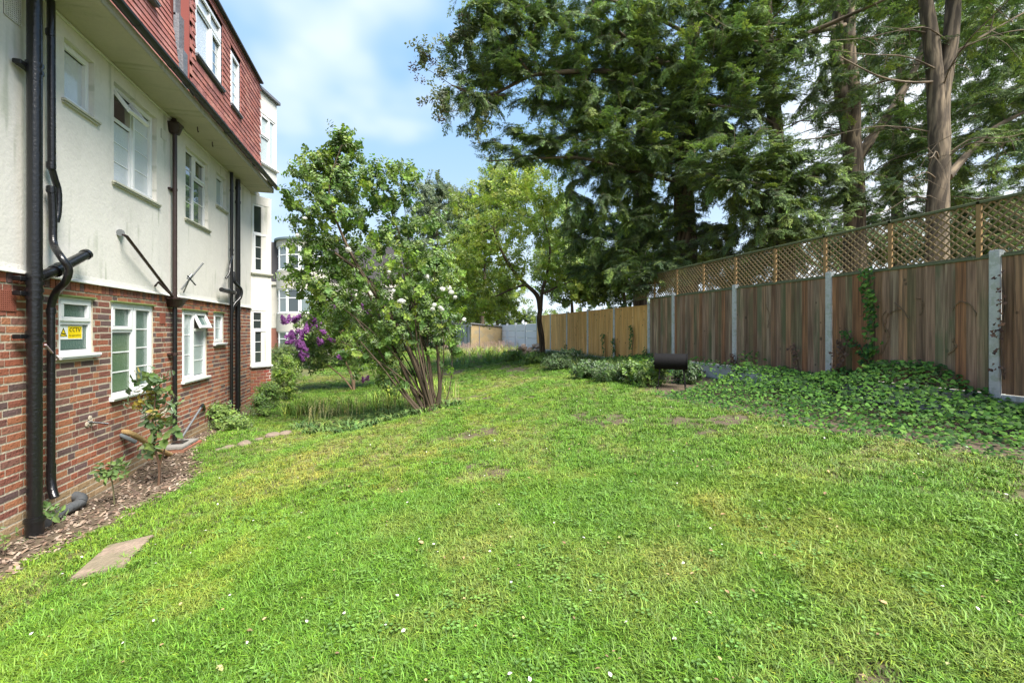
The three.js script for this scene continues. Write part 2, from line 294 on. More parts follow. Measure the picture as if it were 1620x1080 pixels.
{ // bell-cast foot of the render
  const s = new THREE.Shape([[0, 2.12], [0.014, 2.12], [0.022, 2.07], [0.045, 2.043], [0.045, 2.034], [0, 2.034]].map(a => new THREE.Vector2(...a)));
  const g = new THREE.ExtrudeGeometry(s, { depth: U1 - U0, bevelEnabled: false, steps: 1 });   // (n, v) profile swept along u
  g.applyMatrix4(new THREE.Matrix4().makeBasis(wall.N, wall.V, wall.U.clone().negate())).translate(WX, 0, -U0 - 0); g.translate(0, 0, -(U1 - U0)); mesh('drip_moulding', g, whitePaint, house);
}
// body behind the walls so that no light comes through
mesh('back_wall', new Face(new V3(-9, 0, 0), new V3(0, 0, -1)).box(U0, U1, -1, 7.0, -0.2, 0, 0.01), stucco, house);
mesh('end_wall', new Face(new V3(-9, 0, -U1), new V3(1, 0, 0)).box(0.01, 5.26, -1, 6.98, -0.25, -0.02, 0.01), stucco, house);
mesh('flat_roof', new Face(new V3(0, 0, 0), new V3(0, 0, -1)).box(U0, U1, 6.86, 6.96, -8.95, -3.3, 0.01), std({ color: col(0.06, 0.06, 0.065) }), house);

// --- windows ---
// cells: [u0, u1, v0, v1 (fractions of the opening), opening?, bars, glass, swing angle]
function windowIn(face, r, cells, o = {}) {
  const [a, b, c, d] = r, w = new THREE.Group(); w.name = 'window'; house.add(w); if (o.label) w.userData.label = o.label;
  const n0 = o.n0 ?? -0.07, n1 = o.n1 ?? -0.012, T = 0.045, W = b - a, H = d - c, fr = [];
  fr.push(face.box(a, b, d - T, d, n0, n1), face.box(a, b, c, c + T, n0, n1), face.box(a, a + T, c + T, d - T, n0, n1), face.box(b - T, b, c + T, d - T, n0, n1));
  const us = new Set(), vs = [];
  for (const [p, q, s, t] of cells) { if (p > 0) us.add(p); if (s > 0) vs.push([s, p, q]); }
  for (const p of us) fr.push(face.box(a + W * p - 0.026, a + W * p + 0.026, c + T, d - T, n0, n1 - 0.002));
  for (const [s, p, q] of vs) fr.push(face.box(a + W * p + (p > 0 ? 0.026 : T), a + W * q - (q < 1 ? 0.026 : T), c + H * s - 0.025, c + H * s + 0.025, n0, n1 - 0.003));
  mesh('frame', merge(fr), upvc, w);
  if (o.seal !== false) mesh('sealant', merge([face.box(a - 0.007, b + 0.007, d - 0.002, d + 0.006, n0, n1 - 0.006, 0.001), face.box(a - 0.007, a + 0.001, c, d - 0.003, n0, n1 - 0.006, 0.001), face.box(b - 0.001, b + 0.007, c, d - 0.003, n0, n1 - 0.006, 0.001)]), sealant, w);
  for (const [p, q, s, t, opens, bars, glass, swing] of cells) {
    const x0 = a + W * p + (p > 0 ? 0.026 : T), x1 = a + W * q - (q < 1 ? 0.026 : T), y0 = c + H * s + (s > 0 ? 0.025 : T), y1 = c + H * t - (t < 1 ? 0.025 : T);
    const hold = swing ? new THREE.Group() : w;
    if (swing) { hold.name = 'casement'; w.add(hold); }
    const F = swing ? new Face(new V3(), face.U, face.N) : face, dx = swing ? -(x0 + x1) / 2 : 0, dy = swing ? -y1 : 0, dn = swing ? -n1 : 0;
    if (swing) { hold.position.copy(face.p((x0 + x1) / 2, y1, n1)); hold.quaternion.setFromAxisAngle(face.U, -swing); }
    const B = (u0, u1, v0, v1, m0, m1, ch) => F.box(u0 + dx, u1 + dx, v0 + dy, v1 + dy, m0 + dn, m1 + dn, ch);
    let e = 0;
    if (opens) { e = 0.034; const k = n1 + 0.014; mesh('sash', merge([B(x0 - 0.014, x1 + 0.014, y1 - e, y1 + 0.014, n1 - 0.03, k, 0.006), B(x0 - 0.014, x1 + 0.014, y0 - 0.014, y0 + e, n1 - 0.03, k, 0.006), B(x0 - 0.014, x0 + e, y0 + e, y1 - e, n1 - 0.03, k, 0.006), B(x1 - e, x1 + 0.014, y0 + e, y1 - e, n1 - 0.03, k, 0.006)]), upvc, hold); }
    const g = [B(x0 + e - 0.004, x1 - e + 0.004, y0 + e - 0.004, y0 + e + 0.004, n1 - 0.032, n1 - 0.012, 0.001), B(x0 + e - 0.004, x1 - e + 0.004, y1 - e - 0.004, y1 - e + 0.004, n1 - 0.032, n1 - 0.012, 0.001)];
    mesh('gasket', merge(g), gasket, hold);
    mesh('pane', B(x0 + e - 0.006, x1 - e + 0.006, y0 + e - 0.006, y1 - e + 0.006, n1 - 0.045, n1 - 0.026, 0.001), glass, hold);
    for (let k = 1; k <= bars; k++) { const v = lerp(y0 + e, y1 - e, k / (bars + 1)); mesh('glazing_bar', B(x0 + e, x1 - e, v - 0.008, v + 0.008, n1 - 0.028, n1 - 0.018, 0.003), upvc, hold); }
  }
  if (o.sill !== false) { const g = new GB(); mesh('sill', merge([face.box(a - 0.05, b + 0.06, c - 0.032, c - 0.001, n0, n1 + (o.out ?? 0.075), 0.006), face.box(a - 0.045, b + 0.055, c - 0.052, c - 0.033, n0, n1 + (o.out ?? 0.075) - 0.012, 0.006)]), o.sillMat ?? upvc, w); }
  if (o.drip !== false) mesh('drip_bar', face.box(a - 0.02, b + 0.02, d + 0.001, d + 0.022, n0, n1 + 0.05, 0.004), algaeTrim, w);
  return w;
}
const oldSill = std({ color: col(0.46, 0.46, 0.37), bumpMap: bumpFine, bumpScale: 0.006 });
const up = { sillMat: oldSill, out: 0.10, n0: -0.11, n1: -0.045, drip: false };
windowIn(wall, WIN.U1, [[0, 1, 0, 1, 1, 0, whiteGlass]], up);
windowIn(wall, WIN.U2, [[0, 0.48, 0, 0.66, 0, 2, whiteGlass], [0, 0.48, 0.66, 1, 1, 0, clearGlass, 0.62], [0.48, 1, 0, 1, 1, 3, whiteGlass]], { ...up, label: 'window with its small top light propped open' });
mesh('inner_wall', wall.box(6.73, 7.16, 4.2, 4.63, -0.4, -0.30, 0.01), std({ color: col(0.5, 0.48, 0.44) }), house);
windowIn(wall, WIN.U3, [[0, 0.47, 0, 1, 0, 3, clearGlass], [0.47, 1, 0, 0.66, 0, 1, clearGlass], [0.47, 1, 0.66, 1, 1, 0, darkGlass]], up);
windowIn(wall, WIN.U4, [[0, 1, 0, 1, 1, 0, paleGlass]], up);
windowIn(wall, WIN.L1, [[0, 1, 0, 0.56, 0, 0, tealGlass], [0, 1, 0.56, 1, 1, 0, tealGlass]]);
windowIn(wall, WIN.L2, [[0, 0.5, 0, 0.70, 0, 2, greenGlass], [0, 0.5, 0.70, 1, 1, 0, tealGlass], [0.5, 1, 0, 1, 1, 3, tealGlass]]);
windowIn(wall, WIN.L3, [[0, 0.47, 0, 1, 1, 2, paleGlass], [0.47, 1, 0, 0.72, 0, 2, paleGlass], [0.47, 1, 0.72, 1, 1, 0, tealGlass, 0.42]], { label: 'window with its small top light propped open' });
windowIn(wall, WIN.L4, [[0, 1, 0, 1, 1, 1, paleGlass]]);

// --- air bricks and vents ---
function vent(u0, u1, v0, v1, mat, n) { const g = new THREE.Group(); g.name = 'air_vent'; house.add(g); const W = u1 - u0, H = v1 - v0; mesh('plate', wall.box(u0, u1, v0, v1, -0.01, n, 0.002), gasket, g); const bars = []; const R = Math.max(3, Math.round(H / 0.02)), C = Math.max(3, Math.round(W / 0.022)); for (let i = 0; i <= R; i++) { const v = lerp(v0, v1, i / R); bars.push(wall.box(u0, u1, v - 0.005, v + 0.005, n, n + 0.006, 0.001)); } for (let i = 0; i <= C; i++) { const u = lerp(u0, u1, i / C); bars.push(wall.box(u - 0.004, u + 0.004, v0, v1, n, n + 0.007, 0.001)); } mesh('grille', merge(bars), mat, g); }
const terracotta = std({ color: col(0.24, 0.075, 0.045) });
vent(5.03, 5.20, 1.68, 1.86, terracotta, 0.004); vent(7.82, 7.97, 1.60, 1.76, terracotta, 0.004);
vent(5.06, 5.24, 5.0 - 0.62, 4.78, whitePaint, 0.018); vent(7.83, 7.98, 4.42, 4.56, whitePaint, 0.018);

// --- overhanging eaves, gutter ---
const soffitMap = std({ color: col(0.62, 0.60, 0.50), map: stuccoMap, bumpMap: bumpFine, bumpScale: 0.004 });
const EU = 11.95;
mesh('eaves', wall.box(U0, EU, 4.842, 4.972, -0.2, 0.56, 0.012), soffitMap, house);
mesh('cove_strip', wall.box(U0, EU, 4.815, 4.841, 0.012, 0.045, 0.01), whitePaint, house);
{
  const gut = new THREE.Group(); gut.name = 'gutter'; house.add(gut);
  const gm = phy({ color: col(0.022, 0.022, 0.024), roughness: 0.4 }), N = 7;
  const cross = []; for (let i = 0; i <= N; i++) { const a = Math.PI * (1 + i / N); cross.push([Math.cos(a) * 0.058, Math.sin(a) * 0.058]); } for (let i = N; i >= 0; i--) { const a = Math.PI * (1 + i / N); cross.push([Math.cos(a) * 0.052, Math.sin(a) * 0.052]); }
  const sh = new THREE.Shape(cross.map(a => new THREE.Vector2(...a))), edge = [-6, -4.1, -2.2, -0.3, 1.6, 3.5, 5.35, 7.2, 8.75, 10.3, EU + 0.03];
  for (let i = 0; i + 1 < edge.length; i++) {
    const mk = (a, b, s) => { const g = new THREE.ExtrudeGeometry(sh, { depth: b - a, bevelEnabled: false }); g.scale(s, s, 1); g.applyMatrix4(new THREE.Matrix4().makeBasis(wall.N, wall.V, wall.U.clone().negate())); g.translate(WX + 0.625, 4.985, -b); return g; };
    mesh('gutter_length', mk(edge[i], edge[i + 1] - 0.002, 1), gm, gut);
    if (i) mesh('gutter_union', mk(edge[i] - 0.05, edge[i] + 0.05, 1.08), gm, gut);
    if (edge[i] > 3) for (const f of [0.3, 0.75]) { const u = lerp(edge[i], edge[i + 1], f); mesh('gutter_bracket', mk(u - 0.012, u + 0.012, 1.07), gm, gut); }
  }
}
for (const u of [8.35, 8.95]) mesh('ceiling_hook', new GB().tube(curve([wall.p(u, 4.85, 0.3), wall.p(u, 4.79, 0.3), wall.p(u + 0.02, 4.765, 0.3), wall.p(u + 0.04, 4.785, 0.3)], 8), 0.008, 5).geo(), oldIron, house);

// --- tile-hung storey: sloping left part, upright block on the right, lead valley between ---
const tileMat = std({ vertexColors: true, bumpMap: bumpFine, bumpScale: 0.006, roughness: 0.85 });
const roofWin = { D1: [5.42, 6.68, 5.74, 6.8], D2: [7.75, 8.76, 5.72, 6.80], D3: [9.20, 9.68, 5.68, 6.68] };
const slope = (v, u) => u < 7.42 ? 0.50 - 0.13 * (v - 5.0) : 0.505 + 0.03 * Math.max(0, 1 - (v - 5.0) / 0.3);
{
  const rg = mulberry(77), tiles = [], shared = {}, rest = [];
  const tc = [[0.32, 0.11, 0.085], [0.36, 0.135, 0.105], [0.29, 0.10, 0.08], [0.27, 0.095, 0.08], [0.38, 0.165, 0.13], [0.32, 0.13, 0.11], [0.24, 0.09, 0.078]].map(c => col(...c));
  for (let k = 0; k < 21; k++) {
    const v = 5.0 + k * 0.098;
    let u = U0 + (k % 2) * 0.084;
    for (; u < 10.95; u += 0.168) {
      let a = u, b = u + 0.165; const vm = v + 0.05;
      if (a < 7.5 && b > 7.28) { if (a >= 7.28) continue; b = 7.28; } if (a < 7.5 && a > 7.28) continue;
      let skip = false;
      for (const [p, q, s, t] of Object.values(roofWin)) if (vm > s - 0.1 && vm < t + 0.06) { if (a > p - 0.03 && b < q + 0.03) skip = true; else if (a < p - 0.03 && b > p - 0.03) b = p - 0.03; else if (a < q + 0.03 && b > q + 0.03) a = q + 0.03; }
      if (skip || b - a < 0.03) continue;
      tiles.push({ a, b, v, c: tc[rg() * 7 | 0], t: (rg() - 0.5) * 0.02, tilt: 0.09 + rg() * 0.05 });
    }
  }
  const size = t => { const p = wall.p(t.a, t.v, 0.5), depth = p.x * FW.x + p.z * FW.z, py = HZ - FOC * (p.y - CAMY) / Math.max(0.1, depth), px = CX + FOC * (p.x * RT.x + p.z * RT.z) / Math.max(0.1, depth); return depth < 0.5 || py < -15 || px < -10 ? 0 : 1 / depth ** 3; };
  tiles.sort((x, y) => size(y) - size(x));
  tiles.forEach((t, i) => {
    const w = Math.round((t.b - t.a) * 500) / 500, n = slope(t.v + 0.06, t.a), M = new THREE.Matrix4().makeRotationX(-(t.tilt + (t.a < 7.42 ? 0.13 : 0))).setPosition((t.a + t.b) / 2, t.v + 0.07, n + 0.004);
    const full = wall.m.clone().multiply(M);
    const key = w + t.c.getHexString();
    if (i < 300) { shared[key] ??= paint(cbox(w, 0.15, 0.013, 0.003, i * 0.07, i * 0.11), t.c); const m = mesh('hanging_tile', shared[key], tileMat, house); full.decompose(m.position, m.quaternion, m.scale); }
    else { const g = paint(cbox(w, 0.15, 0.013, 0.003, i * 0.07, i * 0.11), t.c); rest.push(g.applyMatrix4(full)); }
  });
  mesh('hanging_tiles_beyond', merge(rest), tileMat, house).userData = { kind: 'stuff' };
}
const lead = std({ color: col(0.16, 0.17, 0.19), metalness: 0.2, roughness: 0.6, bumpMap: stuccoBump, bumpScale: 0.012 });
{ // boarding behind the tiles
  const bk = std({ color: col(0.05, 0.03, 0.03) });
  const left = wall.slab([[U0, 4.973], [7.33, 4.973], [7.33, 6.95], [U0, 6.95]], [roofWin.D1], 0.2, 0.46); const p = left.attributes.position; for (let i = 0; i < p.count; i++) p.setX(i, p.getX(i) - 0.13 * (p.getY(i) - 5)); left.computeVertexNormals(); mesh('roof_boarding', left, bk, house);
  mesh('upper_wall', wall.slab([[7.46, 4.973], [10.97, 4.973], [10.97, 7.0], [7.46, 7.0]], [roofWin.D2, roofWin.D3], 0.05, 0.485), bk, house);
  const vm = new THREE.Group(); vm.name = 'lead_valley'; house.add(vm);
  for (let k = 0; k < 4; k++) mesh('lead_sheet', wall.slab([[7.30 + 0.045 * (k === 0 ? 1 : 0), 4.99 + k * 0.5], [7.455, 4.99 + k * 0.5], [7.455, 5.52 + k * 0.5], [7.30, 5.52 + k * 0.5]], [], 0.40, 0.515 - 0.045 * k + 0.0), lead, vm);
  mesh('cheek', wall.box(7.457, 7.478, 4.985, 6.98, 0.05, 0.53, 0.004), std({ color: col(0.2, 0.05, 0.04) }), house);
  mesh('coping', wall.box(7.43, 11.0, 7.002, 7.045, 0.1, 0.585, 0.008), std({ color: col(0.04, 0.045, 0.05) }), house);
  mesh('coping', wall.box(U0, 7.425, 6.952, 6.99, -0.2, 0.30, 0.008), std({ color: col(0.04, 0.045, 0.05) }), house);
}
const dw = { n0: 0.41, n1: 0.50, out: 0.06, sillMat: lead, drip: false };
windowIn(wall, roofWin.D1, [[0, 0.5, 0, 1, 1, 0, paleGlass], [0.5, 1, 0, 1, 1, 0, paleGlass]], { ...dw, n0: 0.28, n1: 0.44 });
windowIn(wall, roofWin.D2, [[0, 0.55, 0, 0.7, 0, 0, whiteGlass], [0, 1, 0.7, 1, 1, 0, whiteGlass], [0.55, 1, 0, 0.7, 1, 2, clearGlass]], dw);
windowIn(wall, roofWin.D3, [[0, 1, 0, 1, 1, 3, paleGlass]], dw);
for (const k of ['D1', 'D2', 'D3']) { const [a, b, c, d] = roofWin[k]; mesh('inner_wall', wall.box(a - 0.05, b + 0.05, c - 0.05, d + 0.05, 0.0, 0.045, 0.004), whitePaint, house); }

// --- the splayed bay at the far end ---
{
  const A = new V3(WX, 0, -12.1), B = new V3(WX + 0.37, 0, -12.47), bf = new Face(A, B.clone().sub(A)), L = A.distanceTo(B);
  const r1 = [0.05, L - 0.045, 2.92, 4.62], r0 = [0.04, L - 0.045, 0.62, 1.98], r2 = [0.05, L - 0.05, 5.35, 6.5];
  mesh('bay_wall', bf.slab([[0, 0.60], [L, 0.60], [L, 4.84], [0, 4.84]], [r1, r0], -0.25, 0), stucco, house);
  const pl = []; { const rg = mulberry(8); for (let v = -0.5, k = 0; v < 0.56; v += 0.0775, k++) for (let u = (k % 2) * -0.08; u < L; u += 0.16) { const a = Math.max(0, u) + 0.004, b = Math.min(L, u + 0.16) - 0.004; if (b - a > 0.03) pl.push(paint(bf.box(a, b, v, v + 0.066, -0.06, 0.0, 0.003), col(0.15 + rg() * 0.14, 0.06 + rg() * 0.03, 0.045))); } }
  mesh('bay_plinth', merge(pl), brickMat, house).userData = { kind: 'stuff' };
  mesh('bay_plinth_bed', bf.box(0, L, -0.9, 0.598, -0.25, -0.008, 0.003), mortar, house);
  windowIn(bf, r1, [[0, 1, 0, 0.58, 1, 2, darkGlass], [0, 1, 0.58, 1, 0, 0, darkGlass]], { sillMat: oldSill, drip: false });
  windowIn(bf, r0, [[0, 1, 0, 0.66, 1, 2, darkGlass], [0, 1, 0.66, 1, 0, 1, darkGlass]], { drip: false });
  // return of the bay, end of the house
  mesh('bay_return', new Face(B, new V3(-0.62, 0, -0.7)).box(0, 1.6, -0.9, 4.835, -0.25, -0.003, 0.004), stucco, house);
  const C = new V3(WX + 0.46, 0, -11.05), D = new V3(WX + 0.67, 0, -11.75), uf = new Face(C, D.clone().sub(C)), M = C.distanceTo(D);
  const q2 = [0.06, M - 0.05, 5.32, 6.45];
  mesh('bay_wall', uf.slab([[0, 4.975], [M, 4.975], [M, 6.92], [0, 6.92]], [q2], -0.25, 0), whitePaint, house);
  windowIn(uf, q2, [[0, 0.62, 0, 0.55, 0, 0, paleGlass], [0, 0.62, 0.55, 1, 1, 0, paleGlass], [0.62, 1, 0, 1, 0, 0, paleGlass]], { drip: false });
  mesh('bay_return', new Face(D, new V3(-0.62, 0, -0.5)).box(0.002, 1.2, 4.975, 6.915, -0.25, 0, 0.004), whitePaint, house);
  mesh('bay_roof', uf.box(-0.05, M + 0.06, 6.925, 7.0, -1.0, 0.07, 0.01), lead, house);
  mesh('eaves', wall.box(EU + 0.003, 12.5, 4.838, 4.968, -0.6, 0.1, 0.01), soffitMap, house);
}

// ---------- warning sticker ----------
{
  const cv = document.createElement('canvas'); cv.width = 512; cv.height = 256; const x = cv.getContext('2d');
  x.fillStyle = '#f4f4ee'; x.fillRect(0, 0, 512, 256); x.fillStyle = '#f3d511'; x.fillRect(190, 14, 308, 228);
  x.fillStyle = '#111'; x.beginPath(); x.moveTo(95, 40); x.lineTo(175, 205); x.lineTo(15, 205); x.closePath(); x.fill();
  x.fillStyle = '#f3d511'; x.beginPath(); x.moveTo(95, 72); x.lineTo(152, 192); x.lineTo(38, 192); x.closePath(); x.fill();
  x.fillStyle = '#111'; x.fillRect(70, 145, 52, 22); x.fillRect(60, 138, 26, 12); x.fillRect(112, 150, 16, 26);
  x.font = 'bold 104px sans-serif'; x.textAlign = 'center'; x.fillText('CCTV', 344, 118); x.font = 'bold 44px sans-serif'; x.fillText('in operation', 344, 200);
  const t = new THREE.CanvasTexture(cv); t.colorSpace = THREE.SRGBColorSpace;
  const a = onX(98, 0, WX), b = onX(135, 0, WX), g = new THREE.BoxGeometry(-(b.z - a.z), 0.155, 0.002); g.applyMatrix4(wall.m); const [ , , v0 ] = WIN.L1;
  const m = top('warning_sign', g, [gasket, gasket, gasket, gasket, phy({ map: t, roughness: 0.4 }), gasket], 'yellow and white CCTV warning sticker on small ground floor window', 'sign'); m.position.set(0.0 + -0.033, 1.475, (a.z + b.z) / 2);
}
// ================= pipes and ironwork on the wall =================
const W = (px, py, off = 0.1) => onX(px, py, WX + off);   // a point standing off the wall by off metres
const collar = (p, r, h = 0.06) => new GB().tube([p.clone().add(new V3(0, -h / 2, 0)), p.clone().add(new V3(0, -h / 2 + 0.012, 0)), p.clone().add(new V3(0, h / 2 - 0.012, 0)), p.clone().add(new V3(0, h / 2, 0))], [r * 1.0, r * 1.18, r * 1.18, r * 1.0], 14).geo();
function ears(p, r, parent, mat) { mesh('bracket', merge([new Face(p, new V3(0, 0, -1)).box(-r * 2.1, r * 1.4, -0.022, 0.022, -0.1, -r * 0.5, 0.008), collar(p.clone().add(new V3(0, 0.035, 0)), r, 0.05), collar(p.clone().add(new V3(0, -0.035, 0)), r, 0.05)]), mat, parent); }
const vert = (p, y0, y1, r, n = 14) => new GB().tube([new V3(p.x, y0, p.z), new V3(p.x, y1, p.z)], r, n).geo();
{
  const t = thing('soil_pipe', 'thick black cast iron soil pipe with bracketed collars on the wall', 'pipe');
  const p = W(54, 300, 0.13), r = 0.056, y = py => W(54, py, 0.13).y, g = gh(p.x, p.z);
  mesh('pipe', vert(p, g - 0.05, 4.84, r), castIron, t);
  for (const py of [108, 442, 532]) ears(new V3(p.x, y(py), p.z), r, t, castIron);
  ears(new V3(p.x, y(465), p.z), r * 1.0, t, castIron);
  mesh('socket', vert(p, g - 0.04, y(818), r * 1.22), castIron, t); mesh('collar', collar(new V3(p.x, y(822), p.z), r * 1.22, 0.05), castIron, t);
  const b0 = new V3(p.x, y(440), p.z), b1 = W(88, 428, 0.16), b2 = W(136, 402, 0.13);
  mesh('branch_pipe', new GB().tube([b0, b1, b2], [0.05, 0.05, 0.05], 12).geo(), castIron, t);
  mesh('collar', new GB().tube([b1.clone().lerp(b2, -0.05), b1.clone().lerp(b2, 0.16)], 0.062, 12).geo(), castIron, t);
  mesh('end_cap', new GB().tube([b2.clone().lerp(b1, 0.06), b2.clone().lerp(b1, -0.02)], 0.058, 12).geo(), castIron, t);
}
{
  const t = thing('waste_pipe', 'thinner black waste pipe with swan neck bend beside the soil pipe', 'pipe');
  const r = 0.033, o = 0.085, a = W(80, 300, o), y = py => W(80, py, o).y;
  mesh('pipe', new GB().tube([new V3(a.x, 4.84, a.z), W(81, 262, o)], r, 12).geo(), castIron, t);
  const lo = W(80, 540, o);
  mesh('swan_neck', new GB().tube(curve([W(81, 300, o), W(83, 350, o), W(84, 385, o + 0.02), W(97, 408, 0.26), W(108, 425, 0.30), W(103, 445, 0.26), W(88, 462, 0.14), W(80, 485, o), W(80, 505, o)], 40), r, 12).geo(), castIron, t);
  mesh('pipe', new GB().tube([W(80, 500, o), new V3(lo.x, y(752), lo.z)], r, 12).geo(), castIron, t);
  mesh('trap', new GB().tube(curve([W(80, 262, o), W(86, 283, o), W(91, 300, o), W(91, 335, o), W(88, 350, o)], 20), r * 0.9, 10).geo(), castIron, t);
  mesh('shoe', new GB().tube(curve([new V3(lo.x, y(735), lo.z), new V3(lo.x, y(755), lo.z), new V3(lo.x + 0.02, y(772), lo.z + 0.02), new V3(lo.x + 0.06, y(785), lo.z + 0.05)], 10), r * 1.15, 12).geo(), castIron, t);
  for (const [px, py] of [[79, 52], [80, 262], [80, 300], [80, 492], [80, 738]]) mesh('collar', collar(W(px, py, o), r, 0.07), castIron, t);
}
{
  const t = thing('rainwater_pipe', 'brown black rainwater pipe with hopper heads between the large windows', 'pipe');
  const o = 0.075, a = W(276, 330, o), y = py => W(276, py, o).y, r = 0.032, g = gh(a.x, a.z);
  mesh('pipe', vert(a, y(478), y(205), r), oldIron, t); mesh('pipe', vert(a, g + 0.12, y(485), r), castIron, t);
  mesh('outlet', new GB().tube([new V3(a.x, y(196), a.z), new V3(a.x - 0.02, 4.84, a.z)], 0.04, 10).geo(), oldIron, t);
  const hop = (py, w, h) => { const p = new V3(a.x - 0.005, y(py), a.z), gg = new THREE.CylinderGeometry(w * 0.72, w * 0.42, h, 4, 1); gg.rotateY(Math.PI / 4); gg.translate(p.x, p.y, p.z); return merge([gg, new Face(p, new V3(0, 0, -1)).box(-w * 0.56, w * 0.56, h / 2, h / 2 + 0.025, -w * 0.5, w * 0.56, 0.005)]); };
  mesh('hopper_head', hop(205, 0.17, 0.14), oldIron, t); mesh('hopper_head', hop(480, 0.24, 0.12), oldIron, t);
  for (const py of [300, 560]) { mesh('bracket', merge([collar(new V3(a.x, y(py), a.z), r, 0.05), new Face(new V3(a.x, y(py), a.z), new V3(0, 0, -1)).box(-0.08, 0.08, -0.016, 0.016, -0.08, -0.02, 0.005)]), oldIron, t); }
}
{
  const t = thing('drain_gully', 'brick surround and slab round the gully under the rainwater pipe', 'drain');
  const a = W(276, 330, 0.075), g = gh(a.x, a.z), f = new Face(new V3(WX, g, a.z), new V3(0, 0, -1));
  for (let k = 0; k < 2; k++) for (let i = 0; i < 4; i++) mesh('brick', f.box(-0.32 + i * 0.16 + (k ? 0.02 : 0), -0.168 + i * 0.16 + (k ? 0.02 : 0), -0.1 + k * 0.075, -0.034 + k * 0.075, 0.02, 0.33, 0.006), std({ color: col(0.22 + 0.03 * i, 0.1, 0.06), bumpMap: bumpFine, bumpScale: 0.006 }), t);
  mesh('slab', f.box(-0.30, 0.28, 0.045, 0.085, 0.02, 0.30, 0.008), std({ color: col(0.22, 0.21, 0.19), bumpMap: stuccoBump, bumpScale: 0.02 }), t);
  mesh('grate', f.box(-0.1, 0.12, 0.086, 0.1, 0.06, 0.22, 0.004), castIron, t);
}
{
  const t = thing('twin_downpipe', 'pair of black downpipes with curved branch by the narrow windows', 'pipe');
  const o = 0.09, a = W(376, 400, o), b = W(366, 400, o), ya = py => W(376, py, o).y, g = gh(a.x, a.z);
  mesh('pipe', vert(a, g, ya(284), 0.05), castIron, t);
  mesh('pipe', new GB().tube([new V3(b.x, 4.83, b.z), new V3(b.x, ya(440), b.z), new V3(b.x, ya(455), b.z), new V3(b.x, g + 0.22, b.z)], 0.033, 12).geo(), castIron, t);
  mesh('branch_pipe', new GB().tube([W(350, 458, 0.13), W(371, 463, 0.1)], 0.045, 12).geo(), castIron, t);
  mesh('overflow', new GB().tube(curve([W(368, 402, o), W(364, 415, 0.14), W(362, 432, 0.15), W(357, 440, 0.12)], 12), 0.022, 8).geo(), castIron, t);
  mesh('swan_neck', new GB().tube(curve([W(369, 430, o), W(371, 446, 0.12), W(381, 458, 0.2), W(380, 470, 0.19), W(370, 482, 0.11), W(367, 494, o)], 24), 0.033, 10).geo(), castIron, t);
  mesh('shoe', new GB().tube(curve([W(366, 632, o), W(365, 640, o), W(359, 646, o + 0.06)], 8), 0.036, 10).geo(), castIron, t);
  for (const py of [298, 320, 470, 520, 640]) mesh('collar', collar(new V3(a.x, ya(py), a.z), 0.05, 0.07), castIron, t);
  for (const py of [310, 400, 490]) mesh('collar', collar(new V3(b.x, ya(py), b.z), 0.033, 0.06), castIron, t);
}
{
  const t = thing('iron_stay', 'rusty brown iron stay slanting from the render down to the hopper', 'pipe');
  const a = W(190, 368, 0.03), a2 = W(200, 374, 0.12), b = W(272, 468, 0.1);
  mesh('bar', new GB().tube([a, a2, b], 0.02, 8).geo(), oldIron, t); mesh('wall_plate', new GB().tube([W(190, 368, 0.0), W(190, 368, 0.05)], 0.045, 10).geo(), galv, t);
  mesh('bar', new GB().tube([W(245, 452, 0.02), W(250, 446, 0.1), W(272, 468, 0.12)], 0.016, 8).geo(), oldIron, t);
}
{
  const t = thing('aerial_bracket', 'small grey metal bracket with clamp sticking out beside the hopper', 'bracket');
  mesh('arm', new GB().tube([W(286, 458, 0.05), W(321, 416, 0.32)], 0.013, 8).geo(), galv, t);
  mesh('arm', new GB().tube([W(290, 462, 0.02), W(299, 441, 0.15)], 0.012, 8).geo(), galv, t);
  mesh('cross_bar', new GB().tube([W(296, 436, 0.16), W(309, 451, 0.24)], 0.011, 8).geo(), castIron, t);
  mesh('clamp', new GB().tube([W(297, 441, 0.16), W(303, 434, 0.19)], 0.024, 8).geo(), galv, t);
}
{
  const t = thing('handrail_pipe', 'bare grey metal pipe slanting from the brick wall down to the gully', 'pipe');
  const b = W(287, 692, 0.10);
  mesh('pipe', new GB().tube([b, W(319, 642, 0.10)], 0.018, 8).geo(), galv, t); mesh('elbow', new GB().tube(curve([W(317, 645, 0.10), W(320, 640, 0.09), W(322, 643, 0.05), W(323, 648, 0.0)], 8), 0.024, 8).geo(), castIron, t);
}
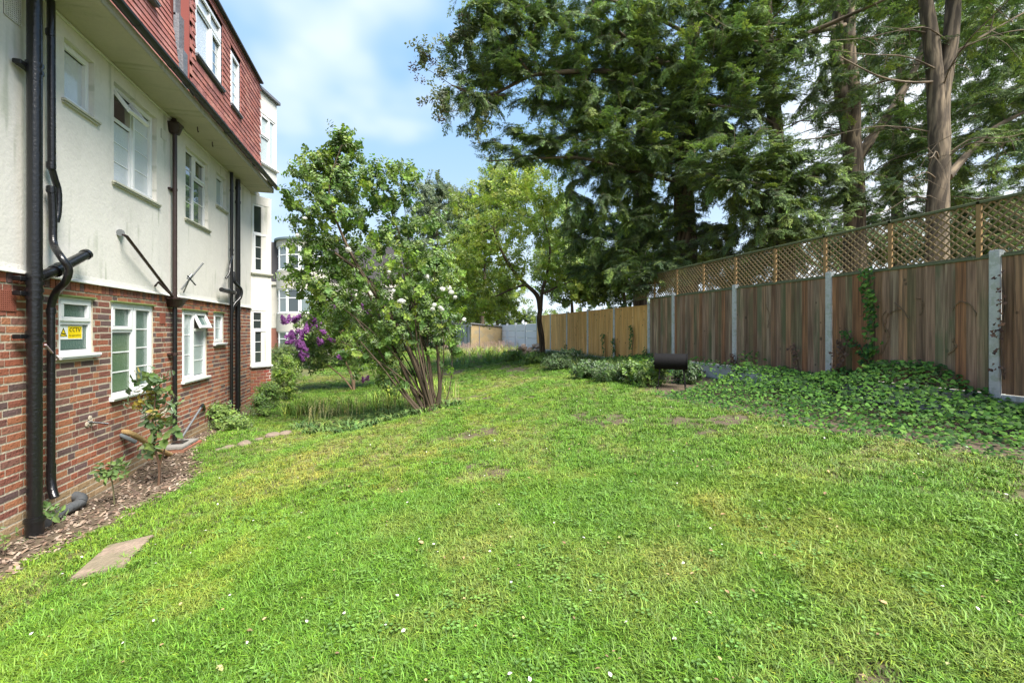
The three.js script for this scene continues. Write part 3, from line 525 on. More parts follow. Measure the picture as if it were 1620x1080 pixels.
{ // odd ends of pipe low on the wall
  const s1 = thing('pipe_stub', 'short black rod sticking out of a broken mortar patch', 'pipe'); mesh('rod', new GB().tube([W(138, 667, 0.0), W(171, 670, 0.16)], 0.012, 8).geo(), castIron, s1);
  const rg = mulberry(5), ch = []; for (let i = 0; i < 7; i++) { const p = W(134 + rg() * 12, 660 + rg() * 14, 0.008), g = new THREE.DodecahedronGeometry(0.018 + rg() * 0.018, 0); g.scale(0.5, 1, 1.1); g.translate(p.x, p.y, p.z); ch.push(g); } mesh('mortar_patch', merge(ch), mortar, s1);
  const s2 = thing('lagged_pipe', 'fat tan lagged pipe running out of the wall behind the sapling', 'pipe');
  mesh('pipe', new GB().tube(curve([W(193, 683, 0.0), W(203, 684, 0.08), W(232, 700, 0.16), W(262, 716, 0.2), W(275, 722, 0.14)], 16), 0.034, 10).geo(), std({ color: col(0.36, 0.24, 0.10), bumpMap: bumpFine, bumpScale: 0.01 }), s2);
  mesh('sleeve', new GB().tube([W(190, 688, 0.0), W(199, 692, 0.07), W(214, 699, 0.13)], 0.026, 10).geo(), std({ color: col(0.12, 0.14, 0.15) }), s2);
  const s3 = thing('waste_branch', 'grey black plastic waste pipe lying on soil at the wall foot', 'pipe'), gp = (px, py, k) => { const p = onG(px, py); p.y += k; return p; };
  mesh('pipe', new GB().tube(curve([gp(72, 836, 0.06), gp(95, 822, 0.07), gp(128, 806, 0.08)], 12), 0.05, 12).geo(), std({ color: col(0.07, 0.075, 0.08), roughness: 0.6, bumpMap: stuccoBump, bumpScale: 0.02 }), s3);
  const e = gp(126, 807, 0.08); mesh('elbow', new GB().tube(curve([e, e.clone().add(new V3(-0.03, 0.03, -0.07)), e.clone().add(new V3(-0.14, 0.05, -0.1)), e.clone().add(new V3(-0.4, 0.06, -0.1))], 12), 0.055, 12).geo(), std({ color: col(0.06, 0.065, 0.07), roughness: 0.6 }), s3);
  const cb = top('cable', new GB().tube(curve([W(71, 545, 0.16), W(80, 556, 0.12), W(92, 568, 0.02)], 10), 0.010, 7).geo(), std({ color: col(0.45, 0.34, 0.36) }), 'pale pinkish conduit between waste pipe and window corner', 'cable');
}
{ // manhole slab in the grass
  const x = -2.27, z = -4.40, g = cbox(0.35, 0.04, 0.60, 0.012); g.rotateY(0.12); const n = new V3(gh(x - 0.2, z) - gh(x + 0.2, z), 0.4, gh(x, z - 0.3) - gh(x, z + 0.3)).normalize();
  const sandy = tex(512, 512, (u, v) => { const a = fbm(u * 12, v * 12, 3, 5, 12), c = sm(0.55, 0.62, fbm(u * 5, v * 7, 9, 4, 5, 7)), f = fbm(u * 70, v * 70, 2, 3, 70); const k = 0.17 + a * 0.10 + (f - 0.5) * 0.12; return [lerp(k * 1.15, 0.15, c * 0.5), lerp(k * 0.88, 0.14, c * 0.5), lerp(k * 0.66, 0.08, c * 0.5)]; }, [1, 1]);
  const m = top('stone_slab', g, std({ map: sandy, bumpMap: stuccoBump, bumpScale: 0.02 }), 'weathered pinkish stone slab lying in the grass below the wall', 'slab');
  m.quaternion.setFromUnitVectors(new V3(0, 1, 0), n); m.position.set(x, gh(x, z) + 0.004, z);
}
{ // edging stones at the foot of the bank
  const rg = mulberry(12); const list = [[362, 708], [385, 703], [408, 696], [430, 690], [452, 686], [345, 712], [530, 668], [545, 664]];
  list.forEach(([px, py], i) => { const p = onG(px, py), g = new THREE.IcosahedronGeometry(0.05 + rg() * 0.08, 2), a = g.attributes.position; for (let k = 0; k < a.count; k++) { const v = new V3().fromBufferAttribute(a, k), s = 0.75 + 0.5 * noise3(v.x * 14 + i, v.y * 14, v.z * 14); a.setXYZ(k, v.x * s * 1.5, v.y * s * 0.55, v.z * s); } g.computeVertexNormals(); const m = top('edging_stone', g, std({ color: col(0.22, 0.17, 0.13), bumpMap: stuccoBump, bumpScale: 0.03 }), 'rough brown edging stone half sunk at the foot of the bank', 'stone', 'edging stones below the flowering bush'); m.position.copy(p); m.rotation.y = 0.6 + rg(); });
}
// ================= fence along the right =================
const FX = 6.39, fz = px => -(4777 / (px - 628) - 1.66);
const concreteMap = tex(512, 512, (u, v) => { const a = fbm(u * 5, v * 5, 3, 5, 5), f = fbm(u * 60, v * 60, 2, 3, 60), l = sm(0.58, 0.72, fbm(u * 22, v * 22, 6, 3, 22)); const k = 0.55 + (a - 0.5) * 0.16 + (f - 0.5) * 0.14; return [lerp(k * 0.97, 0.36, l * 0.5), lerp(k, 0.40, l * 0.5), lerp(k * 0.97, 0.30, l * 0.5)]; }, [1, 1]);
const concrete = std({ map: concreteMap, bumpMap: stuccoBump, bumpScale: 0.008, roughness: 0.95 });
const brownWood = [1, 2, 3, 4, 5].map(i => std({ map: woodMap(100 + i * 31, [[0.45, 0.275, 0.165], [0.49, 0.335, 0.215], [0.41, 0.26, 0.17], [0.49, 0.275, 0.145], [0.41, 0.31, 0.205]][i - 1], [0.13, 0.075, 0.045], [0.25, 0.5, 0.1, 0.15, 0.7][i - 1], 4), bumpMap: barkBump, bumpScale: 0.002, roughness: 0.9 })).flatMap((m, i) => { const d = m.clone(); d.color = [col(0.72, 0.66, 0.62), col(0.85, 0.8, 0.72), col(0.7, 0.7, 0.68), col(0.8, 0.68, 0.6), col(0.82, 0.84, 0.74)][i]; return [m, d]; });
const orangeWood = [1, 2, 3].map(i => std({ map: woodMap(500 + i * 17, [[0.78, 0.47, 0.16], [0.82, 0.52, 0.20], [0.74, 0.43, 0.135]][i - 1], [0.50, 0.25, 0.07], 0.0, 12), roughness: 0.8 }));
const greenRail = std({ color: col(0.12, 0.135, 0.065), bumpMap: barkBump, bumpScale: 0.003 }), darkRail = std({ color: col(0.10, 0.07, 0.045) });
const ff = new Face(new V3(FX, 0, 0), new V3(0, 0, 1), new V3(-1, 0, 0));   // u = z, n towards the lawn
const posts = [1578, 1314, 1164, 1067, 1028, 973, 931, 898, 872].map(fz);
posts.unshift(posts[0] + 3.86, posts[0] + 1.93); posts.push(posts[posts.length - 1] - 1.93);
const FG = 0.42;
{
  const rg = mulberry(9);
  const near = ['beside the trellis-topped brown panels', 'between weathered brown fence panels'];
  posts.forEach((z, i) => {
    const h = i < 6 ? 2.38 : 2.21, ora = i > 6;
    const m = top('fence_post', ff.box(z - 0.05, z + 0.05, FG - 0.1, h, -0.06, 0.045, 0.012, i * 0.3, i * 0.17), concrete, i === 7 ? 'slim concrete post wrapped in pale green ivy between orange panels' : ora ? 'slim grey concrete post between bright orange fence panels' : ['concrete post at the end of the brown fence past the twining stems', 'concrete post beyond the one with twining stems', 'grey concrete post with bare twining stems beside it', 'grey concrete post with withered brown ivy at its foot', 'grey concrete post with dead ivy low on it nearer the barbecue', 'grey concrete post directly behind the barbecue drum', 'grey concrete post where brown fence panels meet orange ones'][i], 'fence post', ora ? 'posts of the orange fence' : 'posts of the brown fence');
  });
  for (let i = 0; i + 1 < posts.length; i++) {
    const b = posts[i] - 0.055, a = posts[i + 1] + 0.055, brown = i < 6, v0 = brown ? 0.81 : 0.66, v1 = brown ? 2.295 : 2.14, narrow = b - a < 1.3;
    const t = thing('board_fence', brown ? ['weathered brown panel continuing past the post with twining stems', 'weathered brown panel edged by a post with bare twining stems', 'weathered brown panel with a green ivy strand climbing up it', 'weathered brown panel between the ivy strand and barbecue panels', 'weathered brown panel standing right behind the barrel barbecue', 'narrow weathered brown board panel meeting the orange panels'][i] : 'bright orange new board fence panel between concrete posts', 'fence panel', brown ? 'weathered brown fence panels' : 'new orange fence panels');
    const n = Math.round((b - a) / 0.1);
    for (let k = 0; k < n; k++) {
      const u0 = lerp(a, b, k / n), u1 = lerp(a, b, (k + 1) / n) + 0.018, mat = brown ? brownWood[rg() * 10 | 0] : orangeWood[rg() * 3 | 0];
      const g = cbox(u1 - u0, v1 - v0 + 0.004, 0.011, 0.002, rg() * 2, rg() * 2); g.rotateY(0.085 + (rg() - 0.5) * 0.03); g.rotateZ((rg() - 0.5) * 0.004); g.translate((u0 + u1) / 2, (v0 + v1) / 2, 0.012 + rg() * 0.005); g.applyMatrix4(ff.m); mesh('board', g, mat, t);
    }
    mesh('capping', ff.box(a, b, v1, v1 + 0.022, -0.02, 0.035, 0.004), brown ? greenRail : orangeWood[0], t);
    for (const v of [v0 + 0.2, (v0 + v1) / 2, v1 - 0.2]) mesh('rail', ff.box(a, b, v - 0.03, v + 0.03, -0.045, -0.008, 0.004), darkRail, t);
    const gb = thing('gravel_board', brown ? 'pale concrete gravel board under the ' + ['brown panel past the twining stems', 'panel beside the twining stems', 'brown panel with the ivy strand', 'panel between ivy strand and barbecue', 'brown panel behind the barbecue', 'narrow brown panel'][i] : 'pale concrete gravel board under a bright orange panel', 'gravel board', brown ? 'gravel boards of the brown fence' : 'gravel boards of the orange fence');
    mesh('board', ff.box(a, b, FG - 0.12, v0 - 0.012, -0.02, 0.022, 0.006, i * 0.7, 0), concrete, gb); mesh('lip', ff.box(a, b, v0 - 0.075, v0 - 0.012, 0.0225, 0.034, 0.005), concrete, gb);
  }
}
// --- trellis above the brown panels ---
{
  const rg = mulberry(19), slatMat = [1, 2].map(i => std({ color: col(0.30 - 0.04 * i, 0.20 - 0.02 * i, 0.085), bumpMap: barkBump, bumpScale: 0.002 })), batten = std({ color: col(0.33, 0.205, 0.085), bumpMap: barkBump, bumpScale: 0.002 });
  const y0 = 2.3185, y1 = 2.955, unit = cbox(0.019, 1, 0.008, 0.002);
  for (let k = -2; k < 8; k++) {
    const b = -(5.2 - 1.66) - k * 0.937, a = b - 0.937, t = thing('trellis', k === 5 ? 'diagonal lattice trellis panel with conifer sprays hanging before it' : 'diagonal wooden lattice trellis panel standing on the brown fence', 'trellis', k === 5 ? undefined : 'trellis panels along the fence top');
    mesh('post', ff.box(b - 0.022, b + 0.022, y0 - 0.25 + 0.25, y1 - 0.022, -0.055, -0.018, 0.004), batten, t);
    mesh('rail', ff.box(a + 0.024, b - 0.024, y0, y0 + 0.028, -0.05, -0.02, 0.004), greenRail, t); mesh('rail', ff.box(a - 0.02, b + 0.02, y1 - 0.02, y1 + 0.012, -0.06, -0.01, 0.004), greenRail, t);
    const A = a + 0.022, B = b - 0.022, h = y1 - y0 - 0.04, c0 = y0 + 0.02;
    for (const s of [-1, 1]) for (let q = -h; q < (B - A) + (s < 0 ? h : 0) + h; q += 0.092) {
      // line u = q + w (s=+1) or u = q - w (s=-1), w in 0..h
      let w0 = 0, w1 = h; if (s > 0) { w0 = Math.max(0, -q); w1 = Math.min(h, (B - A) - q); } else { w1 = Math.min(h, q); w0 = Math.max(0, q - (B - A)); }
      if (w1 - w0 < 0.05) continue; const L = (w1 - w0) * Math.SQRT2, wm = (w0 + w1) / 2;
      const m = mesh('slat', unit, slatMat[rg() * 2 | 0], t); m.scale.y = L;
      const M = ff.m.clone().multiply(new THREE.Matrix4().makeTranslation(A + q + s * wm, c0 + wm, s > 0 ? -0.031 : -0.040).multiply(new THREE.Matrix4().makeRotationZ(-s * Math.PI / 4))), sc = new V3(); M.decompose(m.position, m.quaternion, sc);
    }
  }
}
// --- white concrete panel fence beyond the orange panels ---
{
  const wh = std({ color: col(0.62, 0.63, 0.66), bumpMap: stuccoBump, bumpScale: 0.01 }), z0 = posts[posts.length - 1];
  for (let k = 0; k < 4; k++) {
    const b = z0 - k * 1.95 - 0.06, a = b - 1.83, t = thing('concrete_fence', 'pale concrete slab fence panel beyond the orange fence', 'fence panel', 'pale concrete fence panels');
    for (let j = 0; j < 4; j++) mesh('slab', ff.box(a, b, 0.38 + j * 0.36, 0.728 + j * 0.36, -0.02, 0.02, 0.01), wh, t); mesh('post', ff.box(a - 0.115, a - 0.003, 0.3, 1.9, -0.06, 0.06, 0.01), wh, t);
  }
}
// --- low shed at the end of the garden ---
{
  const C = atD(745, 553, 26.5), L = atD(704, 551, 30), Rr = atD(812, 551, 28.2); for (const p of [C, L, Rr]) p.y = 0;
  const y0 = 0.1, hC = 1.86, hR = 1.62;
  const t = thing('garden_shed', 'low shed with tan rendered end and grey plank doors', 'shed');
  const tan = std({ map: tex(512, 512, (u, v) => { const a = fbm(u * 5, v * 5, 3, 5, 5), g = sm(0.5, 0.65, fbm(u * 7, v * 9, 12, 4, 7, 9)), k = 0.34 + (a - 0.5) * 0.16; return [lerp(k * 1.1, 0.27, g * 0.5), lerp(k * 0.82, 0.25, g * 0.5), lerp(k * 0.42, 0.19, g * 0.5)]; }, [0.4, 0.4]), bumpMap: stuccoBump, bumpScale: 0.02 });
  const side = new Face(C, Rr.clone().sub(C)), sl = C.distanceTo(Rr), front = new Face(L, C.clone().sub(L)), fl = L.distanceTo(C);
  mesh('end_wall', side.slab([[0.02, y0], [sl, y0], [sl, hR], [0.02, hC - 0.02]], [], -0.15, 0), tan, t);
  const grey1 = std({ color: col(0.33, 0.33, 0.35), bumpMap: barkBump, bumpScale: 0.004 }), grey2 = std({ color: col(0.20, 0.20, 0.215), bumpMap: barkBump, bumpScale: 0.004 });
  const n = 18; for (let k = 0; k < n; k++) { const open = k > 4 && k < 9 && k % 2; if (!open) mesh('plank', front.box(fl * k / n + 0.01, fl * (k + 1) / n - 0.015, y0, hC - 0.16, -0.05, -0.01 - 0.02 * (k % 2), 0.004), k % 3 ? grey1 : grey2, t); }
  mesh('back_wall', front.box(0, fl, y0, hC - 0.1, -0.6, -0.55, 0.01), grey2, t);
  mesh('fascia', front.box(-0.05, fl + 0.02, hC - 0.155, hC, -0.04, 0.012, 0.006), std({ color: col(0.42, 0.41, 0.40), bumpMap: barkBump, bumpScale: 0.004 }), t);
  const b = new GB(), up = (p, y) => new V3(p.x, y, p.z), k = 0.12, D = L.clone().add(Rr).sub(C); const o = C.clone().sub(D).normalize().multiplyScalar(k); const q = [up(C.clone().add(o), hC + 0.02), up(Rr.clone().addScaledVector(o, 0.6), hR + 0.02), up(D, hR + 0.02), up(L.clone().addScaledVector(o, 0.6), hC + 0.02)], q2 = q.map(v => v.clone().add(new V3(0, 0.06, 0)));
  const quad = (a, c, d, e) => { b.flat(a, c, d); b.flat(a, d, e); }; quad(q2[0], q2[1], q2[2], q2[3]); quad(q[3], q[2], q[1], q[0]); for (let i = 0; i < 4; i++) quad(q[i], q[(i + 1) % 4], q2[(i + 1) % 4], q2[i]);
  mesh('roof', b.geo(), std({ color: col(0.20, 0.20, 0.20), bumpMap: bumpFine, bumpScale: 0.01 }), t);
}
// --- oil drum barbecue ---
{
  const base = onG(1062, 614), t = thing('barrel_barbecue', 'black oil drum barbecue on thin metal legs in front of the fence', 'barbecue', undefined, base);
  const iron = phy({ color: col(0.008, 0.0075, 0.008), roughness: 0.8, specularIntensity: 0.35, bumpMap: bumpFine, bumpScale: 0.003 }); t.scale.setScalar(0.93);
  const ax = RT.clone().multiplyScalar(0.84).add(new V3(0.10, 0, -0.0)).addScaledVector(FW, -0.42).normalize(), yc = 0.52, R = 0.155, c = new V3(0, yc, 0), P = (s, y, w) => c.clone().addScaledVector(ax, s).add(new V3(0, y, 0)).addScaledVector(new V3(-ax.z, 0, ax.x), w);
  mesh('drum', new GB().tube([P(-0.30, 0, 0), P(-0.295, 0, 0), P(-0.1, 0, 0), P(0.1, 0, 0), P(0.295, 0, 0), P(0.30, 0, 0)], [R - 0.008, R, R, R, R, R - 0.008], 24).geo(), iron, t);
  for (const s of [-0.292, 0.292]) mesh('rim', new GB().tube([P(s - 0.008, 0, 0), P(s + 0.008, 0, 0)], R + 0.008, 24).geo(), iron, t);
  mesh('seam', new GB().tube([P(-0.29, 0.0, -R - 0.002), P(0.29, 0.0, -R - 0.002)], 0.006, 6).geo(), iron, t);
  mesh('handle', new GB().tube(curve([P(-0.09, 0.05, -R + 0.01), P(-0.09, 0.06, -R - 0.04), P(0.09, 0.06, -R - 0.04), P(0.09, 0.05, -R + 0.01)], 12), 0.007, 6).geo(), iron, t);
  for (const s of [-0.2, 0.22]) for (const w of [-0.15, 0.15]) mesh('leg', new GB().tube([P(s, -R * 0.75, w * 0.55), P(s * 1.2, -yc - 0.03, w * 1.15)], 0.011, 6).geo(), iron, t);
  for (const w of [-0.15, 0.15]) mesh('brace', new GB().tube([P(-0.22, -0.33, w * 0.95), P(0.24, -0.33, w * 0.95)], 0.008, 6).geo(), iron, t);
  mesh('wheel', new GB().tube([P(-0.24, -yc + 0.03, -0.2), P(-0.24, -yc + 0.03, -0.15)], 0.05, 14).geo(), iron, t);
  mesh('end_vent', new GB().tube([P(-0.33, -0.05, -0.05), P(-0.30, -0.05, -0.05)], 0.035, 10).geo(), iron, t);
}
// --- far white flats with the curved bay ---
{
  const D = 30, bp = atD(478, 540, D), z = bp.z, t = thing('curved_bay_flats', 'distant white rendered flats with curved bay windows and dark mansard', 'building');
  const wht = std({ color: col(0.66, 0.65, 0.62), map: stuccoMap, bumpMap: stuccoBump, bumpScale: 0.01 });
  const X = px => atD(px, 540, D).x, Y = py => atD(400, py, D).y, y0 = -0.5;
  const f = new Face(new V3(0, 0, z), new V3(1, 0, 0)), l = X(405), r = X(640);
  mesh('wall', f.box(l, r, Y(519), Y(449), -6, 0, 0.02), wht, t); mesh('brick_base', f.box(l, r, y0, Y(519) - 0.01, -5.98, -0.02, 0.02), std({ color: col(0.24, 0.10, 0.07), bumpMap: bumpFine, bumpScale: 0.01 }), t);
  const slate = std({ color: col(0.065, 0.06, 0.065), bumpMap: barkBump, bumpScale: 0.02 });
  mesh('mansard', f.box(l, r, Y(449) + 0.01, Y(384), -5.9, -0.12, 0.05), slate, t); mesh('eaves', f.box(l - 0.1, r + 0.1, Y(452), Y(447), -6.1, 0.14, 0.02), wht, t);
  mesh('chimney', f.box(X(432), X(442), Y(384), Y(371), -3, -2, 0.02), std({ color: col(0.42, 0.06, 0.05) }), t);
  const cx = X(480), R = 1.75, A0 = 0.10, A1 = Math.PI - 0.10, cz = z - 0.45, arc = (a, q, y) => new V3(cx - Math.cos(a) * q, y, cz + Math.sin(a) * q);
  const drum = (q, ya, yb) => { const s = new THREE.CylinderGeometry(q, q, yb - ya, 36, 1, false); s.translate(cx, (ya + yb) / 2, cz); return s; };
  const floors = [[Y(554), Y(524)], [Y(496), Y(459)], [Y(430), Y(393)]];
  const bands = [[y0, floors[0][0]], [floors[0][1], floors[1][0]], [floors[1][1], floors[2][0]], [floors[2][1], Y(384)]];
  bands.forEach(([a, b]) => mesh('bay_band', drum(R, a, b), wht, t)); mesh('bay_roof', drum(R + 0.14, Y(384), Y(381)), std({ color: col(0.12, 0.17, 0.18) }), t);
  for (const [a, b] of floors) for (let k = 0; k < 6; k++) {
    const w = new THREE.Group(); w.name = 'window'; t.add(w); const t0 = lerp(A0, A1, k / 6), t1 = lerp(A0, A1, (k + 1) / 6), p = arc(t0, R - 0.06, 0), q = arc(t1, R - 0.06, 0), wf = new Face(p, q.clone().sub(p)), L = p.distanceTo(q);
    mesh('frame', merge([wf.box(0, L, a, a + 0.09, -0.04, 0.03), wf.box(0, L, b - 0.09, b, -0.04, 0.03), wf.box(0, 0.09, a + 0.09, b - 0.09, -0.04, 0.03), wf.box(L - 0.09, L, a + 0.09, b - 0.09, -0.04, 0.03), wf.box(0.09, L - 0.09, lerp(a, b, 0.62) - 0.03, lerp(a, b, 0.62) + 0.03, -0.04, 0.025)]), upvc, w);
    for (const [m0, m1] of [[a + 0.09, lerp(a, b, 0.62) - 0.03], [lerp(a, b, 0.62) + 0.03, b - 0.09]]) mesh('pane', wf.box(0.09, L - 0.09, m0, m1, -0.03, 0.0, 0.002), k % 2 ? clearGlass : darkGlass, w);
    mesh('sill', wf.box(-0.03, L + 0.03, a - 0.05, a - 0.001, -0.04, 0.09, 0.01), upvc, w);
  }
}
// ================= plants =================
const leafMat = (o = {}) => phy({ vertexColors: true, roughness: 1, transmission: 0.5, thickness: 0, ...o });
const barkOf = c => std({ color: c, map: barkMap, bumpMap: barkBump, bumpScale: 0.015, roughness: 0.95 });
// one folded leaf of length L from p along d, face normal n
function leaf(b, p, d, n, L, w, c, shape = 0) {
  const s = d.clone().cross(n).normalize(), m = n.clone();
  const P = (t, q, k) => p.clone().addScaledVector(d, L * t).addScaledVector(s, w * q).addScaledVector(m, L * k);
  const prof = shape === 0 ? [[0.28, 0.5], [0.62, 0.42]] : shape === 1 ? [[0.2, 0.5], [0.5, 0.55]] : [[0.35, 0.5], [0.7, 0.36]];
  const A = P(0, 0, 0), T = P(1, 0, -0.12), M1 = P(prof[0][0], 0, -0.05), M2 = P(prof[1][0], 0, -0.06);
  for (const q of [-1, 1]) {
    const e1 = P(prof[0][0], prof[0][1] * q, 0.05), e2 = P(prof[1][0], prof[1][1] * q, 0.03), N = n;
    const nn = n.clone().addScaledVector(s, -q * 0.35).normalize(); const v = x => b.v(x, nn, 0, 0, c);
    const a = v(A), m1 = v(M1), m2 = v(M2), t = v(T), i1 = v(e1), i2 = v(e2);
    q < 0 ? (b.tri(a, m1, i1), b.tri(i1, m1, m2), b.tri(i1, m2, i2), b.tri(i2, m2, t)) : (b.tri(a, i1, m1), b.tri(i1, m2, m1), b.tri(i1, i2, m2), b.tri(i2, t, m2));
  }
}
// a twig with leaves; along +y, length S
function cluster(seed, n, S, L, w, shape = 0, droop = 0.3) {
  const rg = mulberry(seed), b = new GB();
  for (let i = 0; i < n; i++) {
    const t = 0.15 + 0.85 * (i + rg() * 0.6) / n, az = i * 2.4 + rg(), out = 0.75 + rg() * 0.5, d = new V3(Math.cos(az) * out, 0.55 - droop * rg() * 1.6, Math.sin(az) * out).normalize();
    const up = new V3(0, 1, 0).add(new V3(rg() - 0.5, rg() * 0.4, rg() - 0.5).multiplyScalar(0.9)), nn = up.addScaledVector(d, -up.dot(d)).normalize();
    const k = 0.75 + rg() * 0.5, y = rg(), l = L * (0.7 + 0.6 * rg());
    leaf(b, new V3(Math.cos(az) * S * 0.06, S * t, Math.sin(az) * S * 0.06), d, nn, l, w * l / L, col(k * (0.92 + 0.2 * y), k, k * (0.9 + 0.1 * rg())), shape);
  }
  return b.geo();
}
// conifer spray of short scaly shoots, stem along +y, face +z
function spray(seed, S, den) {
  const rg = mulberry(seed), b = new GB(), kite = (p, d, L, w, c) => { const s = d.clone().cross(new V3(rg() - 0.5, rg() - 0.5, 1.2)).normalize(), n = s.clone().cross(d).normalize(); if (n.z < 0) { n.negate(); s.negate(); } const a = b.v(p, n, 0, 0, c), e = b.v(p.clone().addScaledVector(d, L * 0.4).addScaledVector(s, w), n, 0, 0, c), f = b.v(p.clone().addScaledVector(d, L), n, 0, 0, c), g = b.v(p.clone().addScaledVector(d, L * 0.55).addScaledVector(s, -w), n, 0, 0, c); b.tri(a, f, g); b.tri(a, e, f); };
  const bend = t => -0.30 * S * t * t;
  for (let i = 0; i < den; i++) for (const sd of [-1, 1]) {
    if (rg() < 0.1) continue;
    const t = (i + rg() * 0.9) / den, p = new V3((rg() - 0.5) * 0.02, S * t, bend(t)), len = S * 0.46 * (1 - t * 0.6) * (0.5 + 0.8 * rg()), a = 1.0 - 0.4 * t + (rg() - 0.5) * 0.6, d = new V3(sd * Math.sin(a), Math.cos(a), -0.15 - 0.5 * rg()).normalize();
    const k = 0.65 + 0.5 * rg(), c = col(k, k, k); kite(p, d, len, 0.0075, c);
    for (let j = 1; j <= 3; j++) { const u = (j + rg() * 0.5) / 3.6, pp = p.clone().addScaledVector(d, len * u); for (const s2 of [-1, 1]) { if (rg() < 0.15) continue; const a2 = Math.atan2(d.x, d.y) + s2 * (0.5 + rg() * 0.6), k2 = k * (0.8 + 0.6 * rg()), y = rg() * 0.25; kite(pp, new V3(Math.sin(a2), Math.cos(a2), 0.2 - 0.8 * rg()).normalize(), 0.035 + 0.03 * rg(), 0.0085, col(k2 * (1 + y), k2 * (1 + y * 0.6), k2)); } }
  }
  return b.geo();
}
// skeleton that grows towards target points
class Skeleton {
  constructor() { this.x = []; this.par = []; this.r = []; this.main = []; this.tip = []; }
  line(pts, r, from = -1, step = 0.35) { let last = from; const c = curve(pts, Math.max(2, Math.round(new THREE.CatmullRomCurve3(pts).getLength() / step))), ids = []; c.forEach((p, i) => { this.x.push(p); this.par.push(last); this.main.push(1); this.r.push(Array.isArray(r) ? lerp(r[0], r[1], i / (c.length - 1)) : r); last = this.x.length - 1; ids.push(last); }); return ids; }
  grow(targets, rg, o) {
    const st = o.step ?? 0.3, n0 = this.x.length; const key = t => { let d = 1e9; for (let i = 0; i < n0; i++) d = Math.min(d, this.x[i].distanceToSquared(t)); return d; };
    const list = targets.map(t => [key(t), t]).sort((a, b) => a[0] - b[0]); const tips = [];
    for (const [, t] of list) {
      let best = -1, bd = 1e9; for (let i = 0; i < this.x.length; i++) { const q = this.x[i], dx = t.x - q.x, dy = t.y - q.y, dz = t.z - q.z; let d = dx * dx + dy * dy + dz * dz; if (d >= bd) continue; if (!this.main[i] && this.par[i] >= 0) { const p = this.x[this.par[i]], dot = dx * (q.x - p.x) + dy * (q.y - p.y) + dz * (q.z - p.z); if (dot < 0) d *= 2.2; } if (d < bd) { bd = d; best = i; } }
      const a = this.x[best], L = Math.sqrt(bd), n = Math.max(1, Math.round(a.distanceTo(t) / st)), mid = a.clone().lerp(t, 0.5).add(new V3((rg() - 0.5) * L * 0.25, (o.arch ?? 0.1) * L, (rg() - 0.5) * L * 0.25));
      let last = best; for (let k = 1; k <= n; k++) { const u = k / n, p = a.clone().multiplyScalar((1 - u) ** 2).addScaledVector(mid, 2 * u * (1 - u)).addScaledVector(t, u * u).add(new V3(rg() - 0.5, rg() - 0.5, rg() - 0.5).multiplyScalar(k < n ? st * 0.16 : 0)); this.x.push(p); this.par.push(last); this.main.push(0); this.r.push(0); last = this.x.length - 1; }
      tips.push(last);
    }
    return tips;
  }
  radii(tip, pw = 2.2) { const acc = new Float64Array(this.x.length); for (let i = this.x.length - 1; i >= 0; i--) { const own = Math.max(tip ** pw, acc[i]); if (!this.main[i]) this.r[i] = own ** (1 / pw); if (this.par[i] >= 0) acc[this.par[i]] += own; } }
  wood(sides = 5, minR = 0) { const b = new GB(); for (let i = 0; i < this.x.length; i++) { const p = this.par[i]; if (p < 0 || this.main[i] || this.r[i] < minR) continue; const rp = this.main[p] ? Math.min(this.r[p], this.r[i] * 1.4) : Math.min(this.r[p], this.r[i] * 1.5); b.tube([this.x[p], this.x[i]], [rp, this.r[i]], this.r[i] > 0.02 ? 6 : this.r[i] > 0.008 ? 4 : 3, undefined, false); } return b.geo(); }
}
const inEll = (rg, e) => { for (;;) { const v = new V3(rg() * 2 - 1, rg() * 2 - 1, rg() * 2 - 1), l = v.length(); if (l > 1 || (e.shell && l < e.shell)) continue; return e.c.clone().addScaledVector(RT, v.x * e.r[0]).add(new V3(0, v.y * e.r[1], 0)).addScaledVector(FW, v.z * e.r[2]); } };
const ell = (px, py, d, rx, ry, rz, n, shell) => ({ c: atD(px, py, d), r: [rx, ry, rz], n, shell });
const Y = new V3(0, 1, 0), Q = new THREE.Quaternion();
const place = (p, dir, roll, s) => { const q = new THREE.Quaternion().setFromUnitVectors(Y, dir); q.multiply(new THREE.Quaternion().setFromAxisAngle(Y, roll)); return new THREE.Matrix4().compose(p, q, new V3(s, s, s)); };
const vary = (rg, c, a = 0.25, h = 0.12) => { const k = 1 - a + 2 * a * rg(), y = (rg() - 0.5) * 2 * h; return col(c[0] * k * (1 + y), c[1] * k, c[2] * k * (1 - y)); };

